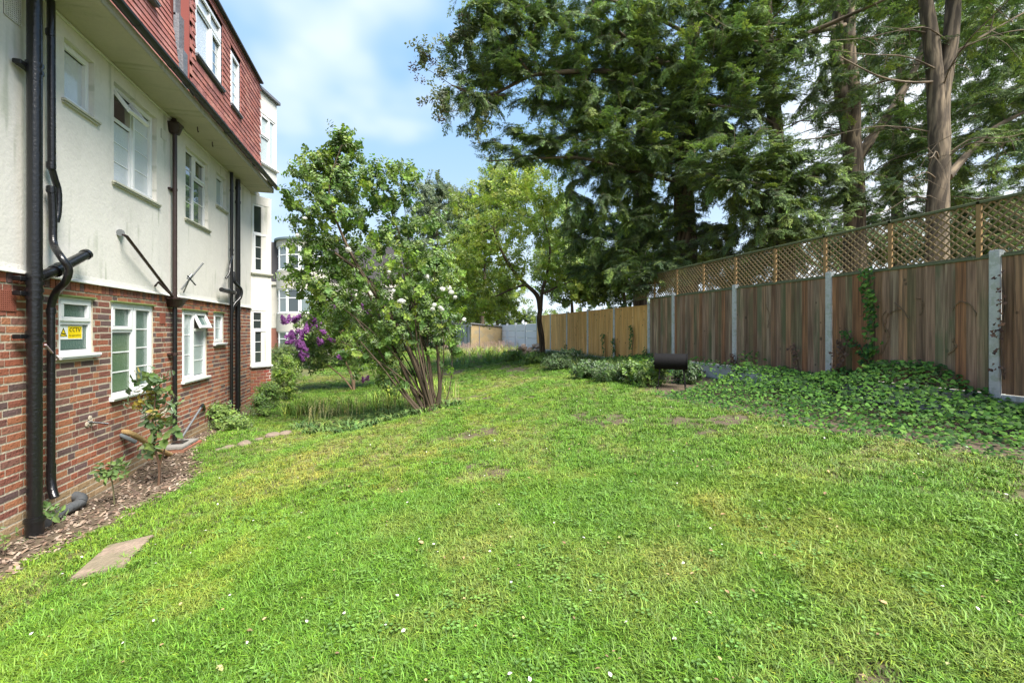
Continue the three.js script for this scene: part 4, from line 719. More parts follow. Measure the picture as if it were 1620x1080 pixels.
// ---------- broadleaf tree: stems drawn as lines, crowns as ellipsoids of twigs ----------
function broadleaf(o) {
  const rg = mulberry(o.seed), t = thing(o.name, o.label, o.category ?? 'tree', o.group), sk = new Skeleton(), bk = barkOf(o.bark ?? col(0.9, 0.8, 0.7));
  o.stems.forEach(s => { sk.line(s.pts, s.r); const n = Math.max(8, Math.round(s.pts.length * 5)); const c = curve(s.pts, n); mesh(s.name ?? 'trunk', new GB().tube(c, c.map((p, i) => lerp(s.r[0], s.r[1], i / n) * (1 + 0.1 * (noise3(p.x * 9, p.y * 5, p.z * 9) - 0.5)) * (i === 0 && s.flare ? 1.35 : 1)), s.r[0] > 0.06 ? 12 : 8).geo(), bk, t); });
  const targets = []; for (const e of o.crown) for (let i = 0; i < e.n; i++) targets.push(inEll(rg, e));
  const tips = sk.grow(targets, rg, { step: o.step ?? 0.25, arch: o.arch ?? 0.12 }); sk.radii(o.tip ?? 0.003, 2.1);
  mesh('branches', sk.wood(), bk, t).userData = { kind: 'stuff' };
  const kinds = o.kinds, per = kinds.map(() => []); const cc = o.colors;
  const leafAt = (p, dir) => { const k = rg() * kinds.length | 0; per[k].push({ m: place(p, dir, rg() * 6.28, (o.scale ?? 1) * (0.75 + 0.5 * rg())), c: vary(rg, cc[rg() * cc.length | 0], 0.22, 0.12) }); };
  for (const tip of tips) {
    let i = tip; for (let k = 0; k < (o.depth ?? 3) && sk.par[i] >= 0 && !sk.main[i]; k++) {
      const d = sk.x[i].clone().sub(sk.x[sk.par[i]]).normalize();
      for (let m = 0; m < (o.dense ?? 1); m++) { const dir = d.clone().add(new V3(rg() - 0.5, rg() * 0.5 - 0.1 - (o.hang ?? 0), rg() - 0.5).multiplyScalar(k ? 2 : 0.9)).normalize(); leafAt(sk.x[i].clone().lerp(sk.x[sk.par[i]], rg() * 0.8), dir); }
      i = sk.par[i];
    }
  }
  kinds.forEach((g, k) => instances('crown', g, o.mat ?? leafMat(), per[k], t));
  return { t, sk, tips, rg };
}
const midLeaf = [cluster(1, 11, 0.26, 0.085, 0.05), cluster(2, 12, 0.24, 0.08, 0.052), cluster(3, 9, 0.28, 0.09, 0.05)];
const roundLeaf = [cluster(4, 11, 0.24, 0.075, 0.06, 1, 0.4), cluster(5, 13, 0.26, 0.07, 0.058, 1, 0.4), cluster(6, 10, 0.22, 0.08, 0.06, 1, 0.5)];
const smallLeaf = [cluster(7, 22, 0.30, 0.055, 0.034), cluster(8, 24, 0.32, 0.05, 0.034)];
const bigSpray = [cluster(9, 34, 0.85, 0.15, 0.1, 1, 0.4), cluster(10, 40, 0.9, 0.14, 0.1, 0, 0.4)];

// ---------- the leaning white-flowered bush in the middle of the lawn ----------
const bushBase = onG(682, 650), bushD = bushBase.x * FW.x + bushBase.z * FW.z;
const bp = (px, py, dd = 0) => atD(px, py, bushD + dd);
{
  const g = (dx, dz) => new V3(bushBase.x + dx, gh(bushBase.x + dx, bushBase.z + dz) - 0.06, bushBase.z + dz);
  const S = (a, list, r, name) => ({ pts: [a, ...list.map(q => bp(...q))], r, name: name ?? 'stem', flare: r[0] > 0.05 });
  const stems = [
    S(g(0, 0), [[668, 600, 0], [640, 540, 0], [615, 490, 0], [580, 440, -0.1], [530, 400, -0.2]], [0.066, 0.024], 'trunk'),
    S(g(0.02, 0.03), [[662, 590, -0.1], [630, 520, -0.15], [590, 460, -0.3], [545, 380, -0.3], [520, 300, -0.3], [540, 230, -0.3]], [0.058, 0.008], 'trunk'),
    S(g(-0.08, 0.02), [[650, 610, 0], [625, 555, 0.1], [600, 500, 0.2], [560, 420, 0.3]], [0.05, 0.016]),
    S(g(-0.12, 0.05), [[640, 620, -0.1], [612, 575, -0.2], [590, 540, -0.3], [560, 500, -0.5]], [0.03, 0.012]),
    S(g(-0.18, 0.06), [[628, 612, -0.2], [604, 580, -0.4], [570, 540, -0.5]], [0.022, 0.01]),
    S(g(0.1, 0.0), [[696, 610, 0], [694, 580, 0.05], [690, 545, 0.1], [660, 500, 0.1], [640, 440, 0.1], [625, 370, 0.1]], [0.045, 0.012]),
    S(g(0.06, -0.05), [[676, 560, 0.2], [650, 490, 0.3], [640, 400, 0.3], [610, 310, 0.2]], [0.04, 0.01]),
    S(g(0.16, 0.02), [[699, 600, 0], [702, 560, 0], [700, 520, 0], [690, 470, 0]], [0.014, 0.005]),
    S(g(0.22, 0.05), [[712, 610, 0], [715, 585, 0], [714, 550, 0], [708, 510, 0]], [0.012, 0.004]),
    ...[[560, 470, 0.2], [600, 400, -0.4], [650, 420, -0.3], [520, 470, -0.4], [575, 520, 0.4], [640, 330, 0.2], [690, 420, 0.2], [540, 540, -0.5], [610, 350, 0.5]].map(([x, y, d], i) => S(g(-0.14 + i * 0.04, 0.03 * (i % 3)), [[lerp(674, x, 0.18), lerp(640, y, 0.3), d * 0.3], [lerp(668, x, 0.5), lerp(640, y, 0.65), d * 0.7], [x, y, d]], [0.017, 0.005])),
    S(g(0.05, 0.06), [[672, 600, -0.15], [660, 540, -0.3], [655, 470, -0.3]], [0.03, 0.01]),
  ];
  const crown = [ell(540, 330, bushD, 1.05, 1.05, 0.9, 260), ell(505, 275, bushD, 0.62, 0.45, 0.6, 90), ell(545, 235, bushD, 0.34, 0.42, 0.35, 46), ell(620, 290, bushD, 0.62, 0.50, 0.6, 80), ell(500, 430, bushD, 0.62, 0.75, 0.7, 120), ell(610, 430, bushD, 0.85, 0.8, 0.8, 120), ell(690, 470, bushD + 0.2, 0.6, 0.8, 0.7, 150), ell(525, 505, bushD, 0.5, 0.45, 0.5, 36), ell(670, 380, bushD + 0.2, 0.55, 0.6, 0.6, 70), ell(590, 550, bushD, 0.7, 0.55, 0.6, 110), ell(620, 600, bushD, 0.4, 0.25, 0.4, 24), ell(640, 500, bushD - 0.2, 0.6, 0.6, 0.5, 90), ell(560, 470, bushD, 0.8, 0.6, 0.7, 90), ell(706, 540, bushD, 0.3, 0.6, 0.3, 36)];
  const r = broadleaf({ seed: 301, name: 'flowering_bush', category: 'bush', label: 'tall leaning many-stemmed bush with white flower heads on the lawn', stems, crown, step: 0.16, tip: 0.0022, kinds: roundLeaf, colors: [[0.17, 0.30, 0.03], [0.13, 0.25, 0.03], [0.23, 0.35, 0.035], [0.10, 0.195, 0.035]], bark: col(0.56, 0.49, 0.40), scale: 0.74, depth: 3, dense: 1.0 });
  // white flower balls
  const fl = new GB(), rg = mulberry(55); for (let i = 0; i < 90; i++) { const y = 1 - 2 * (i + 0.5) / 90, a = i * 2.39996, q = Math.sqrt(1 - y * y), n = new V3(Math.cos(a) * q, y, Math.sin(a) * q), p = n.clone().multiplyScalar(0.030 + rg() * 0.034); const s = n.clone().cross(new V3(0.3, 1, 0.2)).normalize(), w = n.clone().cross(s), k = 0.85 + rg() * 0.15; for (let j = 0; j < 4; j++) { const d = s.clone().multiplyScalar(Math.cos(j * 1.57 + i)).addScaledVector(w, Math.sin(j * 1.57 + i)); leaf(fl, p, d.addScaledVector(n, 0.35).normalize(), n, 0.017, 0.014, col(k, k, k), 1); } }
  const fg = fl.geo(), fm = phy({ vertexColors: true, color: col(0.80, 0.81, 0.74), roughness: 0.9, transmission: 0.2, thickness: 0 });
  for (const [px, py, s, dd] of [[635, 476, 1.2, -0.75], [551, 395, 1.15, -0.8], [684, 489, 1, -0.4], [700, 457, 1.2, -0.5], [714, 462, 1.1, -0.4], [710, 456, 1.2, -0.3], [687, 482, 1, -0.5], [697, 487, 0.9, -0.4], [676, 438, 1, -0.3], [700, 490, 0.8, -0.4], [734, 505, 0.8, -0.1], [615, 430, 0.8, -0.8], [482, 345, 0.9, -0.7], [470, 372, 0.8, -0.6], [622, 460, 0.8, -0.7], [720, 470, 0.9, -0.2]]) { const m = mesh('flower_head', fg, fm, r.t); m.position.copy(bp(px, py, dd)); m.scale.set(s * (0.6 + 0.35 * rg()), s * (0.45 + 0.3 * rg()), s * 0.75); m.rotation.set(rg() * 6, rg() * 6, 0); }
}
// ---------- purple lilac behind it ----------
{
  const base = onG(560, 617), D = base.x * FW.x + base.z * FW.z, q = (px, py, dd = 0) => atD(px, py, D + dd), b0 = base.clone().add(new V3(0, -0.06, 0));
  const r = broadleaf({ seed: 411, name: 'lilac_bush', category: 'bush', label: 'lower lilac bush with purple flower spikes and bare pinkish stems', bark: col(1.5, 1.2, 1.0), stems: [{ pts: [b0, q(556, 595), q(540, 560), q(520, 525)], r: [0.05, 0.02], name: 'trunk', flare: 1 }, { pts: [b0, q(545, 600), q(515, 575), q(490, 560)], r: [0.03, 0.012], name: 'stem' }, { pts: [b0, q(562, 585), q(575, 545), q(590, 510)], r: [0.03, 0.012], name: 'stem' }], crown: [ell(530, 520, D, 1.2, 0.85, 0.9, 200), ell(490, 560, D, 0.8, 0.6, 0.7, 90), ell(590, 550, D + 0.4, 0.9, 0.7, 0.7, 110), ell(560, 490, D, 0.9, 0.5, 0.7, 90)], step: 0.2, tip: 0.0026, kinds: midLeaf, colors: [[0.12, 0.22, 0.035], [0.09, 0.17, 0.035], [0.18, 0.27, 0.035]], scale: 0.95, depth: 3, dense: 1 });
  const fl = new GB(), rg = mulberry(66); for (let i = 0; i < 150; i++) { const t = i / 150, a = i * 2.4, rad = 0.040 * Math.sin(Math.PI * Math.pow(0.12 + 0.86 * t, 0.7)) + 0.006, n = new V3(Math.cos(a), 0.25, Math.sin(a)).normalize(), p = new V3(n.x * rad * (0.3 + 1.0 * rg()), 0.20 * t, n.z * rad * (0.3 + 1.0 * rg())), k = 0.6 + 0.7 * rg(), s = n.clone().cross(Y).normalize(), w = n.clone().cross(s); for (let j = 0; j < 4; j++) { const d = s.clone().multiplyScalar(Math.cos(j * 1.57 + i)).addScaledVector(w, Math.sin(j * 1.57 + i)).addScaledVector(n, 0.3).normalize(); leaf(fl, p, d, n, 0.018, 0.012, col(k, k, k), 1); } }
  const fg = fl.geo(), fm = phy({ vertexColors: true, color: col(0.23, 0.06, 0.26), roughness: 0.9, transmission: 0.25, thickness: 0 });
  for (const [px, py, s] of [[462, 508, 1.6], [450, 512, 1.3], [488, 516, 1.3], [463, 540, 1.5], [476, 536, 1.5], [484, 528, 1.3], [492, 520, 1.2], [458, 534, 1.2], [520, 535, 1.5], [517, 528, 1.2], [536, 567, 1.4], [472, 560, 1.3], [480, 553, 1.1], [500, 500, 1], [520, 470, 1], [553, 475, 0.9], [506, 545, 1], [580, 600, 1], [535, 480, 0.9], [474, 548, 1.2], [487, 562, 1.1], [496, 508, 1.1], [468, 524, 1.3], [575, 488, 0.9]].flatMap(e => [e, [e[0] + 8 * (rg() - 0.5) * 2, e[1] + 9 * (rg() - 0.5) * 2, e[2] * 0.85]])) { const m = mesh('flower_spike', fg, fm, r.t); m.position.copy(q(px, py, -1.2 + 0.35 * rg())); m.scale.set(s * (1.1 + 0.6 * rg()), s * (0.85 + 0.5 * rg()), s * 1.3); m.rotation.set((rg() - 0.5) * 1.8, rg() * 6, (rg() - 0.2) * 1.8); }
}
// ---------- light green tree by the fence ----------
{
  const base = onX(858, 563, 5.3), D = base.x * FW.x + base.z * FW.z, q = (px, py, dd = 0) => atD(px, py, D + dd), b0 = new V3(base.x, gh(base.x, base.z) - 0.08, base.z);
  broadleaf({ seed: 521, name: 'garden_tree', label: 'bright yellow-green garden tree with dark slim trunk by orange fence', bark: col(0.75, 0.6, 0.5), stems: [
    { pts: [b0, q(857, 535), q(853, 505), q(855, 488)], r: [0.12, 0.09], name: 'trunk', flare: 1 }, { pts: [q(855, 492), q(850, 468), q(830, 448, -0.3), q(812, 428, -0.6), q(795, 400, -0.8), q(780, 360, -0.8)], r: [0.10, 0.025], name: 'limb' }, { pts: [q(855, 490), q(858, 460), q(866, 430, 0.4), q(870, 390, 0.6), q(860, 340, 0.5)], r: [0.08, 0.02], name: 'limb' }, { pts: [q(832, 450, -0.3), q(815, 455, -0.8), q(780, 470, -1.2), q(750, 480, -1.3)], r: [0.05, 0.015], name: 'limb' }, { pts: [q(858, 465), q(890, 450, 0.2), q(920, 440, 0.4)], r: [0.045, 0.015], name: 'limb' }],
    crown: [ell(800, 350, D, 1.9, 1.9, 1.8, 160), ell(770, 430, D - 0.5, 1.5, 1.3, 1.5, 150), ell(850, 380, D, 1.4, 1.6, 1.5, 80), ell(890, 430, D + 0.4, 0.9, 0.9, 1.0, 50), ell(780, 490, D - 0.8, 1.2, 0.5, 1.2, 70), ell(815, 290, D, 1.5, 0.9, 1.3, 80), ell(860, 300, D + 0.5, 1.0, 0.9, 1.0, 50), ell(735, 400, D - 0.3, 0.9, 1.0, 1.0, 80), ell(740, 470, D - 0.5, 1.1, 0.9, 1.0, 90)],
    step: 0.3, tip: 0.003, kinds: midLeaf, colors: [[0.31, 0.42, 0.04], [0.27, 0.38, 0.035], [0.36, 0.46, 0.06], [0.22, 0.33, 0.035]], scale: 1.15, depth: 3, dense: 1.0 });
}
// ---------- background trees ----------
function backTree(seed, name, label, px, py, d, crown, colors, o = {}) {
  const b = atD(px, py, d); b.y = gh(b.x, b.z) - 0.1; const topc = crown[0].c;
  return broadleaf({ seed, name, label, bark: col(0.7, 0.6, 0.5), stems: [{ pts: [b, b.clone().lerp(topc, 0.4).add(new V3(0.2, 0.2, 0)), topc.clone()], r: o.r ?? [0.2, 0.04], name: 'trunk', flare: 1 }], crown, step: 0.6, tip: 0.006, kinds: bigSpray, colors, scale: o.scale ?? 1.0, depth: 3, dense: o.dense ?? 1, group: o.group });
}
const G1 = [[0.21, 0.32, 0.045], [0.17, 0.27, 0.04], [0.26, 0.36, 0.045]], G2 = [[0.075, 0.14, 0.035], [0.06, 0.115, 0.03]], G3 = [[0.17, 0.235, 0.11], [0.14, 0.20, 0.09]];
backTree(611, 'background_tree', 'pale grey-green tree rising behind the flowering bush', 690, 540, 38, [ell(690, 330, 38, 2.4, 2.6, 2.2, 170), ell(660, 400, 38, 2.6, 2.6, 2.2, 130), ell(620, 430, 37, 3, 2.4, 2, 130)], G3);
backTree(612, 'background_tree', 'open branched green tree behind the bright garden tree', 760, 540, 33, [ell(765, 340, 33, 2.6, 2.2, 2.2, 130), ell(810, 290, 32, 2.4, 1.8, 2, 90), ell(740, 400, 33, 2.4, 2.2, 2, 110)], G1);
backTree(613, 'background_tree', 'mid green tree filling the gap above the shed', 790, 540, 36, [ell(770, 460, 36, 3.4, 2.6, 2.2, 200), ell(700, 470, 36, 2.8, 2.4, 2.2, 160)], G1);
backTree(614, 'background_tree', 'dark green tree behind the lilac bush', 610, 545, 34, [ell(600, 470, 34, 4.2, 3.2, 2.5, 260), ell(640, 520, 30, 3.6, 1.6, 1.8, 160)], G2);
backTree(615, 'background_tree', 'bright leafy tree behind the orange fence', 900, 530, 24, [ell(900, 430, 24, 2.2, 1.9, 1.8, 170), ell(940, 440, 23, 1.8, 1.4, 1.5, 120), ell(880, 360, 25, 1.8, 1.8, 1.5, 90)], G1, { r: [0.14, 0.04], scale: 0.8 });
backTree(616, 'background_tree', 'leafy tree between orange fence and dark conifers', 985, 520, 22, [ell(985, 440, 22, 1.8, 1.5, 1.5, 130), ell(1010, 380, 22, 1.8, 1.8, 1.6, 90)], [...G1, ...G2], { r: [0.14, 0.04], scale: 0.8 });
backTree(617, 'background_tree', 'tree standing behind the far white flats', 560, 540, 52, [ell(560, 440, 52, 5, 4.5, 4, 180)], G1);

for (const [i, px, d, w, h, label] of [[0, 660, 40, 3, 2.2, 'dark hedge bush at the far end left of the shed'], [1, 740, 42, 3, 2.6, 'tall hedge bush right behind the shed roof'], [2, 830, 38, 3, 2.4, 'hedge bush behind the pale concrete fence'], [3, 905, 30, 2.4, 1.9, 'leafy hedge behind the far orange panels'], [4, 965, 26, 2.2, 1.9, 'leafy hedge behind the middle orange panels'], [5, 1015, 21, 1.9, 1.8, 'leafy hedge behind the nearest orange panel']]) { const c = atD(px, 500, d); c.y = 0.3 + h * 0.62; backTree(640 + i, 'hedge_bush', label, px, 530, d, [{ c, r: [w, h * 0.62, 1.2], n: 150 }], i % 2 ? G1 : [...G1, ...G2], { r: [0.08, 0.03], scale: 0.75 }); }
// ---------- conifers beyond the fence ----------
const sprays = [spray(21, 0.30, 8), spray(22, 0.26, 7), spray(23, 0.34, 9)];
const needleMat = phy({ vertexColors: true, roughness: 1, transmission: 0.3, thickness: 0 });
function conifer(o) {
  const rg = mulberry(o.seed), t = thing('conifer', o.label, 'tree', o.group), sk = new Skeleton(), bk = barkOf(o.bark ?? col(1.08, 1.0, 0.88));
  for (const s of o.stems) { sk.line(s.pts, s.r); const n = Math.max(10, s.pts.length * 6), c = curve(s.pts, n); mesh(s.name ?? 'trunk', new GB().tube(c, c.map((p, i) => lerp(s.r[0], s.r[1], i / n) * (1 + 0.14 * (noise3(p.x * 5, p.y * 3, p.z * 5) - 0.5))), s.r[0] > 0.1 ? 14 : 7).geo(), bk, t); }
  const targets = []; for (const e of o.crown) for (let i = 0; i < e.n; i++) targets.push(inEll(rg, e));
  const tips = sk.grow(targets, rg, { step: 0.26, arch: 0.10 }); sk.radii(0.0045, 2.3); mesh('branches', sk.wood(), bk, t).userData = { kind: 'stuff' };
  const per = sprays.map(() => []), cc = o.colors ?? [[0.095, 0.165, 0.038], [0.12, 0.205, 0.042], [0.075, 0.13, 0.042], [0.19, 0.29, 0.05]];
  for (const tip of tips) {
    let i = tip; for (let k = 0; k < (o.depth ?? 3) && sk.par[i] >= 0 && !sk.main[i]; k++) {
      const d = sk.x[i].clone().sub(sk.x[sk.par[i]]).normalize();
      for (let m = 0; m < (o.per ?? 3); m++) {
        const side = new V3(-d.z, 0, d.x).normalize().multiplyScalar((rg() - 0.5) * 3.4), dir = d.clone().add(side).add(new V3((rg() - 0.5) * 0.5, -0.05 - rg() * 0.55, (rg() - 0.5) * 0.5)).normalize();
        const q = new THREE.Quaternion().setFromUnitVectors(Y, dir), nz = new V3(0, 0, 1).applyQuaternion(q), upv = new V3(0, 1, 0).addScaledVector(dir, -dir.y).normalize(); let ang = Math.atan2(nz.clone().cross(upv).dot(dir), nz.dot(upv)); ang += (rg() - 0.5) * 1.0; q.premultiply(new THREE.Quaternion().setFromAxisAngle(dir, ang));
        const s = (o.scale ?? 0.88) * (0.6 + 0.7 * rg()), w = rg() * 3 | 0; per[w].push({ m: new THREE.Matrix4().compose(sk.x[i].clone().lerp(sk.x[sk.par[i]], rg()), q, new V3(s, s, s)), c: vary(rg, cc[rg() * cc.length | 0], 0.3, 0.12) });
      }
      i = sk.par[i];
    }
  }
  for (let k = 0; k < (o.bareTwigs ?? 0); k++) {   // dead lower branches
    const s = o.stems[0].pts, i = 1 + (rg() * (s.length - 2) | 0), a = s[i].clone().lerp(s[i + 1], rg()), az = rg() * 6.28, L = 1.2 + rg() * 2.2, d = new V3(Math.cos(az), 0, Math.sin(az)), e = a.clone().addScaledVector(d, L).add(new V3(0, (rg() - 0.35) * 0.9, 0));
    const c = curve([a, a.clone().lerp(e, 0.35).add(new V3(0, 0.12 + rg() * 0.15, 0)), a.clone().lerp(e, 0.7).add(new V3(0, 0.05, 0)), e], 10); mesh('dead_branch', new GB().tube(c, c.map((p, q) => lerp(0.018, 0.004, q / 10)), 5).geo(), bk, t);
    for (let q = 0; q < 3; q++) { const p = c[3 + (rg() * 6 | 0)], h = p.clone().add(new V3((rg() - 0.5) * 0.9, -0.2 - rg() * 0.5, (rg() - 0.5) * 0.9)); mesh('dead_branch', new GB().tube([p, p.clone().lerp(h, 0.5).add(new V3(0, 0.08, 0)), h], [0.006, 0.005, 0.003], 4).geo(), bk, t); }
  }
  sprays.forEach((g, k) => instances('crown', g, needleMat, per[k], t)); return t;
}
const foot = (px, d, r) => { const p = atD(px, 522, d); return new V3(p.x, gh(p.x, p.z) - 0.1, p.z); };
const cone = (px, d, tops, r, name) => ({ pts: [foot(px, d), ...tops.map(a => atD(a[0], a[1], d + (a[2] ?? 0)))], r, name });
conifer({ seed: 701, bareTwigs: 14, label: 'massive dark conifer spreading over the fence and lawn', depth: 4,
  stems: [cone(1085, 12.6, [[1085, 400], [1082, 280], [1090, 150], [1100, 0], [1102, -30]], [0.36, 0.12]), { pts: [atD(1090, 135, 12.6), atD(1030, 118, 12.2), atD(950, 112, 11.8), atD(880, 115, 11.4), atD(840, 120, 11.2), atD(770, 150, 11), atD(715, 135, 10.8)], r: [0.10, 0.02], name: 'limb' }, { pts: [atD(1095, 110, 12.6), atD(1040, 95, 12.2), atD(995, 65, 11.8), atD(960, 30, 11.4), atD(930, -10, 11.2)], r: [0.09, 0.02], name: 'limb' }, { pts: [atD(840, 120, 11.2), atD(815, 80, 11), atD(790, 30, 10.9)], r: [0.04, 0.012], name: 'limb' }, { pts: [atD(1085, 290, 12.6), atD(1000, 270, 12), atD(920, 250, 11.6), atD(850, 250, 11.4), atD(770, 255, 11.2)], r: [0.07, 0.014], name: 'limb' }, { pts: [atD(1100, 60, 12.6), atD(1000, 10, 12), atD(900, -10, 11.5), atD(800, 0, 11)], r: [0.06, 0.02], name: 'limb' }],
  crown: [ell(1060, 90, 12.2, 3.3, 2.3, 2.4, 480), ell(900, 80, 11.5, 2.9, 1.7, 1.6, 430), ell(780, 60, 11.0, 1.25, 1.2, 1.0, 120), ell(745, 165, 10.9, 0.9, 0.7, 0.7, 45), ell(960, 220, 11.9, 2.3, 1.3, 1.6, 280), ell(1070, 250, 12, 2.2, 1.6, 1.8, 260), ell(960, 350, 12.4, 1.5, 1.2, 1.4, 120), ell(820, 230, 11.3, 1.1, 0.6, 0.8, 60), ell(1070, 400, 12.6, 1.9, 1.0, 1.3, 170), ell(1180, 420, 13, 1.8, 0.7, 1.0, 110), ell(1035, 430, 11.6, 1.2, 0.55, 0.8, 90)] });
conifer({ seed: 702, label: 'slimmer dark conifer trunk hidden in low sweeping sprays', depth: 4,
  stems: [cone(1015, 15.5, [[1012, 420], [1010, 300], [1015, 120], [1010, -60]], [0.26, 0.1])], crown: [ell(1000, 380, 15, 2.2, 1.6, 1.6, 190), ell(1010, 200, 15, 2.6, 2.6, 1.8, 240), ell(930, 400, 15, 1.0, 1.0, 1, 60)] });
conifer({ seed: 703, bareTwigs: 12, label: 'conifer with pale trunk half hidden by hanging sprays', depth: 4,
  stems: [cone(1245, 11.5, [[1240, 330], [1225, 180], [1215, 60], [1212, -80]], [0.24, 0.1]), { pts: [atD(1230, 200, 11.5), atD(1180, 175, 11), atD(1120, 165, 10.6)], r: [0.06, 0.02], name: 'limb' }, { pts: [atD(1240, 300, 11.5), atD(1200, 290, 10.5), atD(1150, 285, 9.8)], r: [0.05, 0.015], name: 'limb' }],
  crown: [ell(1180, 260, 10.4, 1.7, 0.9, 1.0, 190), ell(1160, 120, 11, 1.8, 1.6, 1.3, 210), ell(1250, 340, 10.2, 1.3, 0.6, 0.9, 90), ell(1190, 380, 11.2, 1.7, 0.75, 1.0, 130), ell(1210, 20, 11.4, 2.2, 1.2, 1.6, 130), ell(1290, 260, 10.2, 0.9, 0.6, 0.7, 50)] });
conifer({ seed: 704, bareTwigs: 16, label: 'tall conifer with forked tan trunk behind the trellis', depth: 3,
  stems: [cone(1352, 11.5, [[1352, 320], [1348, 230], [1338, 170], [1325, 100], [1326, 0], [1322, -150]], [0.27, 0.1]), { pts: [atD(1348, 230, 11.5), atD(1350, 160, 11.4), atD(1344, 80, 11.4), atD(1345, -20, 11.4), atD(1348, -160, 11.4)], r: [0.2, 0.09], name: 'trunk' }, { pts: [atD(1352, 260, 11.6), atD(1385, 210, 11.8), atD(1420, 160, 12), atD(1455, 90, 12.2), atD(1475, 0, 12.4)], r: [0.13, 0.06], name: 'limb' }, { pts: [atD(1338, 40, 11.4), atD(1290, 50, 11), atD(1240, 62, 10.8), atD(1160, 66, 10.5)], r: [0.07, 0.02], name: 'limb' }, { pts: [atD(1280, 52, 11), atD(1340, 26, 10.5), atD(1420, -10, 10)], r: [0.06, 0.03], name: 'limb' }, { pts: [atD(1350, 150, 11.4), atD(1400, 128, 11), atD(1470, 125, 10.4)], r: [0.035, 0.015], name: 'limb' }],
  crown: [ell(1350, 300, 11, 1.5, 0.5, 0.9, 60), ell(1300, 120, 10.8, 1.3, 1.3, 0.9, 80), ell(1400, 40, 12.5, 2.4, 1.6, 1.6, 90), ell(1420, 250, 12.2, 1.4, 0.9, 1.2, 50), ell(1400, -30, 12, 3.2, 0.8, 1.8, 40)] });
conifer({ seed: 705, bareTwigs: 16, label: 'tall conifer with paired pinkish tan trunks above the trellis', depth: 3,
  stems: [cone(1484, 9.6, [[1484, 330], [1488, 240], [1490, 150], [1505, 60], [1510, -40], [1515, -200]], [0.205, 0.11]), { pts: [atD(1487, 250, 9.6), atD(1482, 160, 9.6), atD(1476, 80, 9.6), atD(1465, 0, 9.6), atD(1455, -150, 9.6)], r: [0.18, 0.1], name: 'trunk' }, { pts: [atD(1500, 280, 9.6), atD(1530, 245, 9.9), atD(1570, 205, 10.2), atD(1625, 175, 10.6)], r: [0.09, 0.04], name: 'limb' }, { pts: [atD(1490, 128, 9.6), atD(1440, 130, 9.4), atD(1390, 120, 9.2), atD(1330, 90, 9)], r: [0.03, 0.012], name: 'limb' }, { pts: [atD(1500, 90, 9.6), atD(1550, 60, 9.8), atD(1620, 20, 10)], r: [0.04, 0.02], name: 'limb' }],
  crown: [ell(1560, 250, 10.2, 1.5, 0.7, 1.1, 60), ell(1580, 90, 10.2, 1.4, 1.2, 1.1, 55), ell(1480, -60, 9.6, 3, 0.8, 1.8, 60), ell(1560, 330, 11, 1.4, 0.4, 1.0, 45), ell(1640, 180, 10.4, 1.2, 1.4, 1.2, 50), ell(1430, 60, 9.8, 0.9, 0.9, 0.7, 18), ell(1560, 40, 12.5, 2.6, 1.8, 1.4, 110), ell(1440, 200, 11.5, 1.3, 1.4, 0.9, 60)] });
conifer({ seed: 706, bareTwigs: 10, label: 'lacy conifer far behind the paired trunks', depth: 3, scale: 1.15,
  stems: [cone(1420, 19, [[1420, 300], [1425, 100], [1430, -200]], [0.25, 0.1])], crown: [ell(1400, 330, 18.5, 4.4, 0.9, 1.6, 150), ell(1430, 180, 18.5, 4.0, 2.4, 1.8, 290), ell(1420, 20, 19, 4.0, 2.4, 2, 260), ell(1300, 400, 18, 3.0, 0.8, 1.4, 120), ell(1420, 380, 15, 3.4, 0.6, 1.0, 150)] });
conifer({ seed: 707, bareTwigs: 8, label: 'lacy conifer at the far right behind the trellis', depth: 3, scale: 1.15,
  stems: [cone(1650, 16, [[1650, 250], [1655, 50], [1660, -200]], [0.22, 0.1])], crown: [ell(1600, 300, 16, 3.2, 0.9, 1.6, 140), ell(1620, 150, 16, 3.0, 2.2, 1.6, 230), ell(1600, 20, 16, 3.0, 1.8, 1.6, 170), ell(1600, 350, 14, 2.6, 0.6, 1.2, 140), ell(1560, 395, 12, 2.2, 0.4, 0.9, 90)] });
conifer({ seed: 708, label: 'dark pointed conifer behind the bright garden tree', depth: 4, scale: 1.3,
  stems: [cone(728, 40, [[728, 450], [728, 380], [730, 340]], [0.2, 0.05])], crown: [ell(728, 400, 40, 1.8, 1.2, 1.4, 90), ell(726, 440, 40, 2.4, 1.5, 1.8, 130), ell(730, 365, 40, 1.0, 1.0, 0.9, 40)] });
